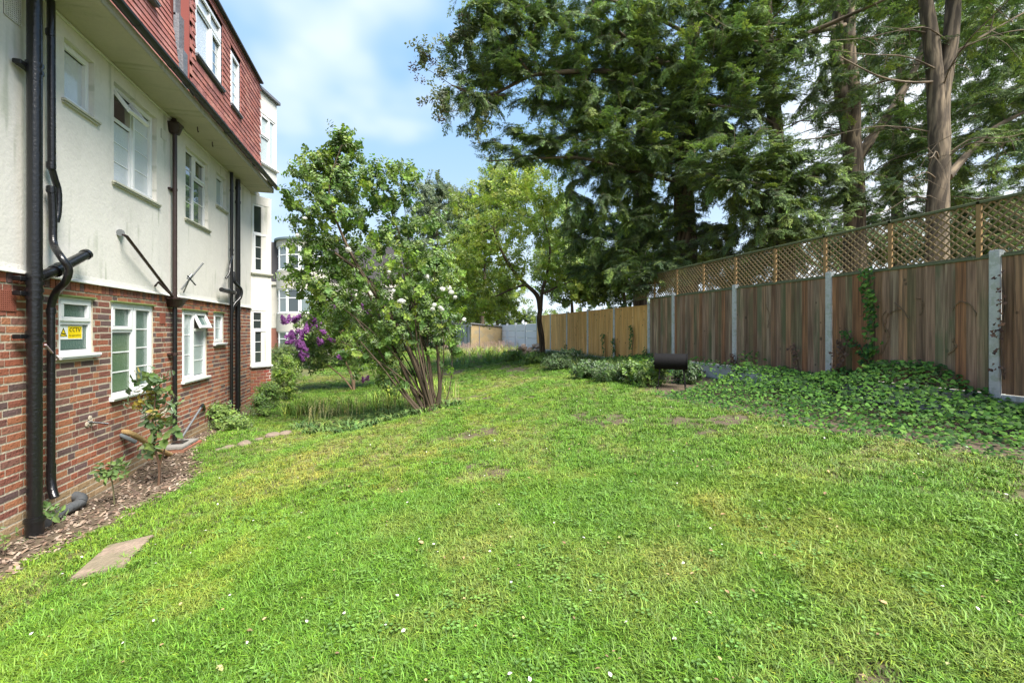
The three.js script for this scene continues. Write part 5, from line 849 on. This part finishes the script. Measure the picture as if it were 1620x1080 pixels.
// hanging dead leaf tufts on the outermost twigs over the lawn
{
  const d = 10.6, pts = [[655, 95], [672, 78], [690, 90], [705, 60], [690, 145], [700, 180], [668, 150], [665, 120], [722, 130], [735, 18], [720, 48]].map(a => atD(a[0], a[1], d));
  const a = atD(790, 145, 11), sk = broadleaf({ seed: 91, name: 'overhanging_branch', category: 'branch', label: 'thin leafy branch with hanging brown seed tufts against the sky', bark: col(0.6, 0.5, 0.45), stems: [{ pts: [atD(800, 150, 11), atD(760, 152, 10.8), atD(725, 140, 10.7), atD(690, 118, 10.6)], r: [0.02, 0.006], name: 'stem' }, { pts: [atD(790, 155, 11), atD(750, 160, 10.8), atD(730, 172, 10.7), atD(705, 178, 10.6)], r: [0.014, 0.005], name: 'stem' }], crown: [ell(672, 78, d, 0.35, 0.2, 0.2, 12), ell(690, 110, d, 0.3, 0.3, 0.2, 8), ell(700, 160, d, 0.4, 0.3, 0.3, 14), ell(740, 60, d, 0.4, 0.5, 0.3, 16), ell(760, 200, d, 0.3, 0.5, 0.3, 10)], step: 0.2, tip: 0.0025, kinds: midLeaf, colors: [[0.12, 0.16, 0.03], [0.08, 0.11, 0.03]], scale: 1.0, depth: 2 });
  const rg = mulberry(93), tg = cluster(77, 16, 0.2, 0.06, 0.025, 2, 0.9), tm = leafMat({ color: col(0.085, 0.06, 0.055) });
  for (const p of pts) for (let k = 0; k < 2; k++) { const m = mesh('seed_tuft', tg, tm, sk.t); m.position.copy(p).add(new V3((rg() - 0.5) * 0.25, -0.02, (rg() - 0.5) * 0.2)); m.rotation.set(Math.PI, rg() * 6, 0); m.scale.setScalar(0.8 + rg() * 0.7); }
}
// ================= shrubs, bed plants, ivy, grass =================
function shrub(seed, name, label, base, w, h, n, kinds, colors, scale, cat = 'shrub', group) {
  const b = base.clone(), e = (dy, s, k) => ({ c: new V3(b.x, b.y + h * dy, b.z), r: [w * s, h * 0.45 * s, w * s], n: k });
  return broadleaf({ seed, name, category: cat, label, group, bark: col(0.7, 0.55, 0.45), stems: [0, 1, 2].map(i => ({ pts: [b.clone().add(new V3(0, -0.05, 0)), b.clone().add(new V3(Math.cos(i * 2.1) * w * 0.15, h * 0.3, Math.sin(i * 2.1) * w * 0.15)), b.clone().add(new V3(Math.cos(i * 2.1) * w * 0.35, h * 0.6, Math.sin(i * 2.1) * w * 0.35))], r: [0.02, 0.008], name: 'stem' })), crown: [e(0.55, 1, n), e(0.8, 0.6, n * 0.35 | 0), e(0.3, 0.85, n * 0.4 | 0)], step: 0.12, tip: 0.002, kinds, colors, scale, depth: 3, dense: 1 });
}
shrub(801, 'round_shrub', 'dense rounded yellow-green shrub at the far corner of the flats', onG(450, 632), 0.44, 1.15, 110, midLeaf, [[0.26, 0.40, 0.045], [0.2, 0.33, 0.04]], 0.6);
shrub(802, 'leafy_plant', 'bright leafy plant beside the round shrub', onG(425, 645), 0.26, 0.55, 44, midLeaf, [[0.18, 0.31, 0.045]], 0.65, 'plant');
shrub(803, 'leafy_plant', 'bright leafy plant against the wall right of twin downpipes', onG(412, 658), 0.2, 0.35, 26, midLeaf, [[0.16, 0.29, 0.05]], 0.6, 'plant');
shrub(804, 'leafy_plant', 'pale green bedding plant at the foot of the twin downpipes', onG(350, 678), 0.24, 0.42, 36, midLeaf, [[0.19, 0.32, 0.055]], 0.6, 'plant');
shrub(805, 'leafy_plant', 'low spreading green plant next to the drain', onG(372, 680), 0.22, 0.22, 24, midLeaf, [[0.19, 0.32, 0.06]], 0.55, 'plant');
for (const [k, px, py, d, w] of [[1, 452, 556, 19, 1.5], [2, 500, 562, 19.5, 1.4], [3, 545, 560, 20, 1.4]]) { const b = atD(px, py, d); b.y = gh(b.x, b.z); shrub(820 + k, 'hedge_bush', 'clipped mid green hedge bush before the white flats', b, w * 0.5, 1.05, 130, smallLeaf, [[0.14, 0.22, 0.04], [0.12, 0.19, 0.035]], 0.75, 'hedge', 'hedge before the white flats'); }
// sapling in the bed
{
  const base = onG(250, 768), D = base.x * FW.x + base.z * FW.z, q = (px, py, dd = 0) => atD(px, py, D + dd);
  broadleaf({ seed: 831, name: 'sapling', category: 'sapling', label: 'thin young sapling with large green and yellow leaves by the wall', bark: col(0.8, 0.55, 0.45), stems: [{ pts: [base.clone().add(new V3(0, -0.05, 0)), q(252, 740), q(246, 715), q(240, 690), q(243, 650), q(246, 610), q(238, 590)], r: [0.018, 0.005], name: 'trunk' }, { pts: [q(253, 735), q(260, 710), q(268, 680), q(272, 660)], r: [0.011, 0.004], name: 'limb' }], crown: [ell(243, 640, D, 0.26, 0.30, 0.24, 34), ell(262, 670, D, 0.2, 0.2, 0.2, 16), ell(240, 600, D, 0.2, 0.14, 0.2, 12), ell(250, 705, D, 0.16, 0.14, 0.16, 8)], step: 0.09, tip: 0.002, kinds: [cluster(31, 4, 0.12, 0.10, 0.065, 1, 0.6), cluster(32, 5, 0.12, 0.09, 0.06, 1, 0.6)], colors: [[0.09, 0.18, 0.03], [0.06, 0.13, 0.03], [0.11, 0.2, 0.03], [0.10, 0.19, 0.03], [0.30, 0.26, 0.02]], scale: 0.85, depth: 1 });
  const b2 = onG(181, 800), D2 = b2.x * FW.x + b2.z * FW.z, r2 = (px, py) => atD(px, py, D2);
  broadleaf({ seed: 832, name: 'seedling', category: 'plant', label: 'upright young plant with pale toothed leaves near fallen pipe', bark: col(0.7, 0.8, 0.5), stems: [{ pts: [b2.clone().add(new V3(0, -0.03, 0)), r2(178, 770), r2(174, 745), r2(176, 722)], r: [0.009, 0.004], name: 'stem' }], crown: [ell(178, 745, D2, 0.13, 0.15, 0.13, 18)], step: 0.07, tip: 0.0018, kinds: [cluster(33, 4, 0.08, 0.08, 0.045, 0, 0.5)], colors: [[0.14, 0.25, 0.05], [0.11, 0.2, 0.04]], scale: 0.85, depth: 1 });
  const b3 = onG(82, 840), D3 = b3.x * FW.x + b3.z * FW.z;
  broadleaf({ seed: 833, name: 'seedling', category: 'plant', label: 'small pale seedling at the foot of the thick soil pipe', stems: [{ pts: [b3.clone().add(new V3(0, -0.03, 0)), atD(83, 825, D3), atD(86, 808, D3)], r: [0.006, 0.003], name: 'stem' }], crown: [ell(87, 810, D3, 0.1, 0.08, 0.1, 9)], step: 0.06, tip: 0.0016, kinds: [cluster(34, 4, 0.07, 0.07, 0.045, 0, 0.5)], colors: [[0.14, 0.25, 0.05]], scale: 0.8, depth: 1 });
  const b4 = onG(8, 880), D4 = b4.x * FW.x + b4.z * FW.z;
  broadleaf({ seed: 834, name: 'seedling', category: 'plant', label: 'yellow-green weed growing close under the brick wall', stems: [{ pts: [b4.clone().add(new V3(0, -0.03, 0)), atD(8, 865, D4), atD(10, 850, D4)], r: [0.006, 0.003], name: 'stem' }], crown: [ell(6, 855, D4, 0.12, 0.08, 0.12, 12)], step: 0.06, tip: 0.0016, kinds: [cluster(35, 4, 0.07, 0.07, 0.045, 0, 0.5)], colors: [[0.16, 0.26, 0.04]], scale: 0.8, depth: 1 });
}
// leafy growth along the foot of the orange fence
for (const [i, px, py, w, h, label, pale] of [[0, 900, 578, 0.42, 0.6, 'dark bramble clump below the second orange panel'], [1, 880, 585, 0.4, 0.45, 'low bramble at the lawn edge near the garden tree'], [2, 930, 598, 0.38, 0.42, 'low leafy clump at the lawn edge before the orange panels'], [3, 965, 602, 0.36, 0.38, 'spreading ground bramble left of the barbecue'], [4, 1000, 605, 0.36, 0.5, 'bright green weeds against the barbecue legs', 1], [5, 845, 575, 0.42, 0.4, 'rough weeds at the foot of the garden tree', 1], [6, 812, 570, 0.4, 0.42, 'rough grassy weeds before the log pile', 1], [7, 1028, 610, 0.26, 0.5, 'leafy weeds growing up beside the drum end', 1], [8, 1088, 606, 0.2, 0.42, 'dark ivy clump behind the barbecue leg']]) shrub(850 + i, 'weed_clump', label, onG(px, py), w, h * 0.72, 40, i % 2 ? midLeaf : roundLeaf, pale ? [[0.17, 0.29, 0.04], [0.13, 0.23, 0.035]] : [[0.075, 0.15, 0.035], [0.10, 0.19, 0.04]], 0.68, 'weeds');
// --- ivy leaf: five lobes ---
function ivyLeaf() { const b = new GB(), pts = [[0, 0], [0.42, -0.12], [0.62, 0.22], [0.36, 0.46], [0.32, 0.72], [0, 1.08], [-0.32, 0.72], [-0.36, 0.46], [-0.62, 0.22], [-0.42, -0.12]], N = new V3(0, 0, 1), c = col(1, 1, 1), ctr = b.v(new V3(0, 0.36, 0.05), N, 0, 0, c), id = pts.map(([x, y], i) => b.v(new V3(x, y, i % 2 ? -0.02 : -0.08 * Math.abs(x)), new V3(x * 0.35, (y - 0.4) * 0.3, 1).normalize(), 0, 0, c)); for (let i = 0; i < id.length; i++) b.tri(ctr, id[i], id[(i + 1) % id.length]); return b.geo(); }
const ivyGeo = ivyLeaf(), ivyMat = phy({ vertexColors: true, roughness: 0.6, specularIntensity: 0.35 });
const ivyCols = [[0.040, 0.105, 0.014], [0.030, 0.078, 0.013], [0.058, 0.135, 0.016], [0.08, 0.175, 0.022], [0.022, 0.055, 0.013]];
const faceTo = (p, n, roll, s) => { const q = new THREE.Quaternion().setFromUnitVectors(new V3(0, 0, 1), n.clone().normalize()); q.multiply(new THREE.Quaternion().setFromAxisAngle(new V3(0, 0, 1), roll)); return new THREE.Matrix4().compose(p, q, new V3(s, s, s)); };
const ivyTop = (x, z) => gh(x, z) + 0.05 + 0.34 * sm(0.1, 1.9, x - ivyEdge(z)) * (0.45 + 1.1 * fbm(x * 1.6, z * 1.6, 4, 3)) + 0.24 * sm(5.4, 6.3, x) * sm(0.35, 0.6, fbm(z * 1.2, 4, 9, 3)) * sm(-8, -6.6, z);
{
  const rg = mulberry(900), list = [];
  for (let k = 0; k < 40000; k++) {
    const z = lerp(0.5, -11.5, Math.pow(rg(), 0.9)), x = lerp(3.9, 6.36, rg()), e = ivyEdge(z); if (x < e + (rg() - 0.5) * 0.16 || (rg() < 0.3 && fbm(x * 2.3, z * 2.3, 14, 3) > 0.58 && x < e + 1.2)) continue;
    if (z < -6.3 && z > -9.6 && x > 5.1 && rg() < 0.85) continue; if (z < -9 && rg() < 0.5) continue; if (Math.hypot(x - 4.85, z + 7.1) < 0.55) continue;
    if (Math.hypot(x - 5.5, z + 6.9) < 0.6 && rg() < 0.8) continue;
    const y = ivyTop(x, z) - rg() * 0.11, s = 0.018 + 0.044 * rg() * rg() + (x > 5.2 ? 0.006 : 0); const n = new V3(-0.38 + (rg() - 0.5) * 0.9, 0.75, 0.22 + (rg() - 0.5) * 0.9);
    list.push({ m: faceTo(new V3(x, y, z), n, rg() * 6.28, s), c: vary(rg, ivyCols[rg() * 5 | 0], 0.25, 0.1) });
  }
  const m = instances('ivy', ivyGeo, ivyMat, list); m.userData.label = 'glossy dark green ivy carpet at the foot of the brown fence'; m.userData.category = 'ivy';
}
// --- ivy climbing the fence ---
function climber(label, path, n, spread, size, cols, seed) {
  const rg = mulberry(seed), t = thing('climbing_ivy', label, 'ivy'), pts = curve(path.map(([px, py]) => onX(px, py, FX - 0.05)), 24); mesh('stem', new GB().tube(pts, pts.map((p, i) => lerp(0.012, 0.004, i / 24)), 5).geo(), barkOf(col(0.8, 0.6, 0.5)), t);
  const L = []; for (let k = 0; k < n; k++) { const u = rg() * 23.9, i = u | 0, p = pts[i].clone().lerp(pts[i + 1], u - i), sp = spread * (0.4 + 0.8 * noise3(p.y * 4, seed, 3)); p.add(new V3(-0.03 - rg() * 0.07, (rg() - 0.5) * 0.08, (rg() + rg() - 1) * sp)); L.push({ m: faceTo(p, new V3(-1, 0.35 + rg() * 0.4, (rg() - 0.5) * 1.2), Math.PI + (rg() - 0.5) * 1.4, size * (0.7 + 0.6 * rg())), c: vary(rg, cols[rg() * cols.length | 0], 0.25, 0.1) }); }
  instances('foliage', ivyGeo, ivyMat, L, t);
}
const dead = [[0.12, 0.065, 0.04], [0.16, 0.09, 0.055], [0.09, 0.05, 0.035]], fresh = [[0.10, 0.17, 0.04], [0.07, 0.13, 0.035]];
climber('ivy strand climbing a brown panel up to the trellis', [[1385, 605], [1382, 570], [1385, 530], [1382, 490], [1378, 450], [1375, 425]], 230, 0.13, 0.042, ivyCols, 1);
climber('small side shoot of ivy beside the tall strand', [[1375, 580], [1362, 550], [1348, 538], [1338, 520]], 60, 0.10, 0.038, ivyCols, 2);
climber('brown withered ivy clump at the foot of a concrete post', [[1322, 620], [1325, 590], [1335, 560], [1340, 535]], 120, 0.16, 0.036, dead, 3);
climber('thin brown dead ivy stems low on a brown panel', [[1268, 600], [1262, 570], [1258, 545]], 50, 0.10, 0.034, dead, 4);
climber('dead brown ivy trailing over the pale gravel board', [[1125, 620], [1118, 600], [1112, 585]], 70, 0.22, 0.042, dead, 5);
climber('dead ivy at the foot of the post before the brown panels', [[1170, 610], [1166, 580], [1163, 560]], 60, 0.12, 0.038, dead, 6);
climber('pale green ivy tuft on the first orange panel', [[1003, 590], [1000, 560], [1002, 530], [1000, 515]], 110, 0.12, 0.05, fresh, 7);
climber('pale green ivy wrapped round a slim post', [[973, 590], [974, 560], [972, 535]], 90, 0.12, 0.05, fresh, 8);
climber('pale green ivy shoot left of the slim post', [[958, 595], [958, 560], [956, 528]], 90, 0.12, 0.05, fresh, 9);
climber('yellow-green ivy climbing the corner where orange meets brown', [[1030, 610], [1025, 580], [1022, 550]], 110, 0.16, 0.05, fresh, 10);
climber('bare twining stems with few brown leaves by the big post', [[1588, 600], [1584, 540], [1590, 480], [1586, 430]], 50, 0.07, 0.03, dead, 11);
{ // bare roots of old ivy still stuck to the boards
  const rg = mulberry(15), bk = barkOf(col(1.6, 1.3, 1.0));
  for (const path of [[[1395, 560], [1402, 545], [1405, 530], [1398, 505], [1402, 490]], [[1405, 532], [1400, 515], [1408, 495], [1425, 488]], [[1415, 480], [1430, 492], [1442, 505]], [[1362, 500], [1380, 488], [1392, 478]], [[1510, 490], [1520, 478], [1535, 482], [1545, 500]], [[1500, 560], [1512, 548], [1508, 535]], [[1450, 470], [1462, 480], [1455, 500]], [[1210, 480], [1218, 500], [1214, 520]]]) top('ivy_root', new GB().tube(curve(path.map(([a, b]) => onX(a, b, FX - 0.03)), 16).map(p => p.add(new V3(0, (rg() - 0.5) * 0.035, (rg() - 0.5) * 0.035))), 0.0035 + rg() * 0.002, 5).geo(), bk, 'pale dried ivy stem clinging to the brown fence boards', 'stem', 'dried ivy stems on the fence');
}
// --- rubble and logs beside the garden tree ---
{
  const rg = mulberry(31); for (let i = 0; i < 16; i++) { const p = onG(812 + rg() * 42, 562 - rg() * 6), g = new THREE.IcosahedronGeometry(0.10 + rg() * 0.09, 1), a = g.attributes.position; for (let k = 0; k < a.count; k++) { const v = new V3().fromBufferAttribute(a, k), s = 0.7 + 0.6 * noise3(v.x * 12 + i, v.y * 12, v.z * 12); a.setXYZ(k, v.x * s * 1.4, v.y * s * 0.7, v.z * s); } g.computeVertexNormals(); const m = top('rubble_stone', g, std({ color: col(0.34, 0.25, 0.19), bumpMap: stuccoBump, bumpScale: 0.03 }), 'pale pinkish rubble stone heaped near the garden tree', 'stone', 'rubble heap by the garden tree'); m.position.copy(p); m.position.y += 0.05 + 0.3 * rg() * (i % 3 ? 1 : 0); m.rotation.y = rg() * 6; }
}
// --- bark chips and dead leaves in the bed ---
{
  const rg = mulberry(51), chip = cbox(0.036, 0.004, 0.018, 0.001), list = []; paint(chip, col(1, 1, 1));
  for (let k = 0; k < 5200; k++) { const z = lerp(-4.2, -9.4, rg()), x = lerp(-3.46, -2.3, rg()); if (x > bedEdge(z) + 0.02 + rg() * 0.1 || rg() < 0.35 || inSlab(x, z)) continue; const c = [[0.15, 0.10, 0.07], [0.23, 0.165, 0.12], [0.09, 0.06, 0.045], [0.30, 0.235, 0.18]][rg() * 4 | 0], s = 0.5 + rg() * 1.0, q = new THREE.Quaternion().setFromEuler(new THREE.Euler((rg() - 0.5) * 1.1, rg() * 6.28, (rg() - 0.5) * 1.1)); list.push({ m: new THREE.Matrix4().compose(new V3(x, gh(x, z) + 0.006 + rg() * 0.012, z), q, new V3(s * (0.5 + rg()), 1, s)), c: vary(rg, c, 0.2, 0.05) }); }
  const m = instances('bark_chips', chip, std({ vertexColors: true, roughness: 0.95 }), list); m.userData.label = 'brown bark chips and leaf litter in the bed along the wall'; m.userData.category = 'litter';
}
// --- lawn ---
function tuft(seed, n, H, W, spread, lean) {
  const rg = mulberry(seed), b = new GB();
  for (let i = 0; i < n; i++) {
    const az = rg() * 6.28, p = new V3((rg() - 0.5) * spread, -0.005, (rg() - 0.5) * spread), d = new V3(Math.cos(az), 0, Math.sin(az)), h = H * (0.5 + 0.7 * rg()), l = lean * (0.4 + rg()), s = new V3(-d.z, 0, d.x), w = W * (0.7 + 0.6 * rg()), k = 0.75 + 0.5 * rg(), y = rg() < 0.15;
    const c = y ? col(k * 1.9, k * 1.35, k * 1.6) : col(k, k, k), n0 = new V3(d.x * -0.5, 0.8, d.z * -0.5).normalize();
    const m = p.clone().add(new V3(d.x * l * h * 0.3, h * 0.6, d.z * l * h * 0.3)), e = p.clone().add(new V3(d.x * l * h, h * (1 - 0.25 * l), d.z * l * h));
    const a0 = b.v(p.clone().addScaledVector(s, -w / 2), n0, 0, 0, c), a1 = b.v(p.clone().addScaledVector(s, w / 2), n0, 0, 0, c), m0 = b.v(m.clone().addScaledVector(s, -w * 0.42), n0, 0, 0, c), m1 = b.v(m.clone().addScaledVector(s, w * 0.42), n0, 0, 0, c), t = b.v(e, n0, 0, 0, c); b.tri(a0, a1, m1); b.tri(a0, m1, m0); b.tri(m0, m1, t);
  }
  return b.geo();
}
{
  const rg = mulberry(1001), kinds = [tuft(61, 18, 0.030, 0.0036, 0.06, 1.2), tuft(62, 20, 0.025, 0.0040, 0.065, 1.4), tuft(63, 14, 0.040, 0.0034, 0.05, 1.0)], per = kinds.map(() => []);
  const clov = [], cg = (() => { const b = new GB(), r2 = mulberry(7); for (let i = 0; i < 6; i++) { const ax = (r2() - 0.5) * 0.08, az = (r2() - 0.5) * 0.08, h = 0.02 + r2() * 0.018, k = 0.75 + r2() * 0.5; for (let j = 0; j < 3; j++) { const a = j * 2.09 + i, d = new V3(Math.cos(a), 0.12, Math.sin(a)).normalize(); leaf(b, new V3(ax, h, az), d, new V3(-d.x * 0.12, 1, -d.z * 0.12).normalize(), 0.009, 0.010, col(k, k, k), 1); } } return b.geo(); })();
  const litter = [], petals = [], lg = (() => { const b = new GB(); leaf(b, new V3(), new V3(1, 0, 0), new V3(0, 1, 0), 1, 0.6, col(1, 1, 1)); return b.geo(); })();
  const open = (x, z) => !(x < bedEdge(z) + (rg() - 0.5) * 0.16 && z > -11.6) && x < ivyEdge(z) + (rg() - 0.4) * 0.3 && !inSlab(x, z) && x > -3.3 && !(lilacBed(x, z) < 0.55 + rg() * 0.4);
  const N = 300000, RM = 34;
  for (let k = 0; k < N; k++) {
    const a = (rg() * 2 - 1) * 1.16, u = rg(), r = k < 60000 ? 1.05 + 3.2 * Math.sqrt(u) : 1.05 + (RM - 1.05) * Math.pow(u, 1.35), x = FW.x * r * Math.cos(a) + RT.x * r * Math.sin(a), z = FW.z * r * Math.cos(a) + RT.z * r * Math.sin(a);
    if (!open(x, z)) continue; if (rg() < bare(x, z) * 0.9) continue;
    const d = dry(x, z) * 0.7, y = gh(x, z), pat = fbm(x * 0.8 + 31, z * 0.8, 12, 3), far = sm(8, 22, r);
    if (rg() < d * 0.35) continue;
    let c = [lerp(0.09, 0.225, d * 0.9), lerp(0.20, 0.235, d * 0.9), lerp(0.010, 0.045, d)]; const q = sm(0.45, 0.7, pat); c = [c[0] * lerp(1, 1.25, q), c[1] * lerp(1, 1.08, q), c[2]];
    const s = (0.75 + 0.5 * rg()) * (1 + Math.min(1.1, r * 0.045)), w = rg() * 3 | 0;
    per[w].push({ m: new THREE.Matrix4().compose(new V3(x, y, z), new THREE.Quaternion().setFromEuler(new THREE.Euler((rg() - 0.5) * 0.5, rg() * 6.28, (rg() - 0.5) * 0.5)), new V3(s, s * (0.8 + 0.4 * rg()) * lerp(1, 0.75, d), s)), c: vary(rg, c, 0.34, 0.13) });
  }
  const gm = std({ vertexColors: true, roughness: 0.65 });
  ['lawn_grass', 'lawn_grass', 'lawn_grass'].forEach((n, k) => { const m = instances(n, kinds[k], gm, per[k]); m.userData.label = 'short mown green grass of the lawn'; m.userData.category = 'grass'; });
  for (let k = 0; k < 26000; k++) { const a = (rg() * 2 - 1) * 1.16, r = 1.05 + 11 * Math.pow(rg(), 1.2), x = FW.x * r * Math.cos(a) + RT.x * r * Math.sin(a), z = FW.z * r * Math.cos(a) + RT.z * r * Math.sin(a), f = sm(0.52, 0.63, fbm(x * 1.7 + 50, z * 1.7, 3, 3)); if (!open(x, z) || rg() > f * 0.13 + 0.03) continue; const s = 0.8 + rg() * 0.6; clov.push({ m: new THREE.Matrix4().compose(new V3(x, gh(x, z) + rg() * 0.012, z), new THREE.Quaternion().setFromAxisAngle(Y, rg() * 6.28), new V3(s, s, s)), c: vary(rg, [0.12, 0.235, 0.04], 0.25, 0.1) }); }
  const cm = instances('clover', cg, std({ vertexColors: true, roughness: 0.6 }), clov); cm.userData.label = 'patches of small clover leaves in the lawn'; cm.userData.category = 'clover';
  for (let k = 0; k < 900; k++) { const a = (rg() * 2 - 1) * 1.1, r = 1.2 + 10 * Math.pow(rg(), 1.1), x = FW.x * r * Math.cos(a) + RT.x * r * Math.sin(a), z = FW.z * r * Math.cos(a) + RT.z * r * Math.sin(a); if (!open(x, z) || (x < 0.4 && rg() < 0.6)) continue; const s = 0.014 + 0.03 * rg() * rg() + (rg() < 0.04 ? 0.025 : 0), q = new THREE.Quaternion().setFromEuler(new THREE.Euler((rg() - 0.5) * 0.7, rg() * 6.28, (rg() - 0.5) * 0.7)); litter.push({ m: new THREE.Matrix4().compose(new V3(x, gh(x, z) + 0.03 + rg() * 0.01, z), q, new V3(s, s, s)), c: vary(rg, [[0.42, 0.30, 0.15], [0.30, 0.20, 0.10], [0.36, 0.34, 0.14], [0.22, 0.14, 0.08]][rg() * 4 | 0], 0.2, 0.05) }); }
  const lm = instances('fallen_leaves', lg, std({ vertexColors: true, roughness: 0.9 }), litter); lm.userData.label = 'dry tan leaves scattered over the lawn'; lm.userData.category = 'fallen leaves';
  for (let k = 0; k < 240; k++) { const a = (rg() * 2 - 1) * 1.1, r = 1.2 + 9 * Math.pow(rg(), 1.1), x = FW.x * r * Math.cos(a) + RT.x * r * Math.sin(a), z = FW.z * r * Math.cos(a) + RT.z * r * Math.sin(a); if (!open(x, z)) continue; const s = 0.011 + 0.012 * rg(), q = new THREE.Quaternion().setFromEuler(new THREE.Euler((rg() - 0.5) * 0.9, rg() * 6.28, (rg() - 0.5) * 0.9)); petals.push({ m: new THREE.Matrix4().compose(new V3(x, gh(x, z) + 0.034 + rg() * 0.01, z), q, new V3(s, s, s * 1.3)), c: vary(rg, [0.68, 0.66, 0.6], 0.12, 0.03) }); }
  const pm = instances('fallen_petals', lg, std({ vertexColors: true, roughness: 0.9 }), petals); pm.userData.label = 'white petals scattered in the grass'; pm.userData.category = 'petals';
}
// --- long grass, spent bluebell stalks and leaves under the bush; rough grass at the garden's end ---
{
  const rg = mulberry(1201), tall = tuft(71, 12, 0.34, 0.010, 0.12, 0.7), low = tuft(72, 12, 0.16, 0.02, 0.12, 1.3), A = [], B = [], C = [];
  const stalk = (() => { const b = new GB(); b.tube([new V3(0, -0.02, 0), new V3(0.01, 0.2, 0), new V3(0.03, 0.36, 0.01)], [0.004, 0.003, 0.002], 4, col(1, 1, 1), false); for (let i = 0; i < 7; i++) leaf(b, new V3(0.012 + i * 0.003, 0.2 + i * 0.024, 0), new V3(Math.cos(i * 2.2), 0.4, Math.sin(i * 2.2)).normalize(), new V3(0, 1, 0), 0.022, 0.016, col(1.3, 1.0, 1.2)); return b.geo(); })();
  const add = (L, x, z, s, c) => L.push({ m: new THREE.Matrix4().compose(new V3(x, gh(x, z), z), new THREE.Quaternion().setFromEuler(new THREE.Euler((rg() - 0.5) * 0.4, rg() * 6.28, (rg() - 0.5) * 0.4)), new V3(s, s, s)), c: vary(rg, c, 0.25, 0.12) });
  for (let k = 0; k < 170; k++) { const x = bushBase.x - 3.0 + rg() * 3.6, z = -9.6 - rg() * 2.4 + (x - bushBase.x) * 0.1; add(A, x, z, 0.6 + rg() * 0.6, rg() < 0.8 ? [0.22, 0.34, 0.045] : [0.34, 0.33, 0.12]); }
  for (let k = 0; k < 130; k++) { const x = bushBase.x - 2.4 + rg() * 3.1, z = -8.9 - rg() * 1.5; add(C, x, z, 0.8 + rg() * 0.5, [0.34, 0.36, 0.15]); }
  for (let k = 0; k < 330; k++) { const x = bushBase.x - 2.6 + rg() * 3.2, z = -8.1 - rg() * 1.5 + 0.40 * (bushBase.x - x) * 0.5; if (lilacBed(x, z) > 1.05) continue; add(B, x, z, 0.5 + rg() * 0.8, rg() < 0.5 ? [0.075, 0.15, 0.035] : [0.13, 0.22, 0.04]); }
  for (let k = 0; k < 380; k++) { const p = atD(690 + rg() * 130, 545, 17 + rg() * 9); if (p.x > 6.2) continue; add(A, p.x, p.z, 0.5 + rg() * 0.8, rg() < 0.8 ? [0.26, 0.38, 0.055] : [0.36, 0.30, 0.18]); }
  for (let k = 0; k < 500; k++) { const p = atD(700 + rg() * 120, 545, 23 + rg() * 3); add(C, p.x, p.z, 0.8 + rg() * 0.8, [0.38, 0.29, 0.22]); }
  for (let k = 0; k < 900; k++) { const x = 4.6 + rg() * 1.7, z = -8.5 - rg() * 9; if (x < ivyEdge(z)) continue; add(A, x, z, 0.5 + rg() * 0.6, [0.10, 0.17, 0.035]); }
  const gm = std({ vertexColors: true, roughness: 0.75 });
  for (const [n, g, L, label] of [['long_grass', tall, A, 'long unmown grass round the bush and at the garden end'], ['bluebell_leaves', low, B, 'dark strappy leaves under the flowering bush'], ['spent_stalks', stalk, C, 'thin pale seed stalks of spent bluebells']]) { const m = instances(n, g, gm, L); m.userData.label = label; m.userData.category = 'grass'; }
}
renderer.render(scene, camera);
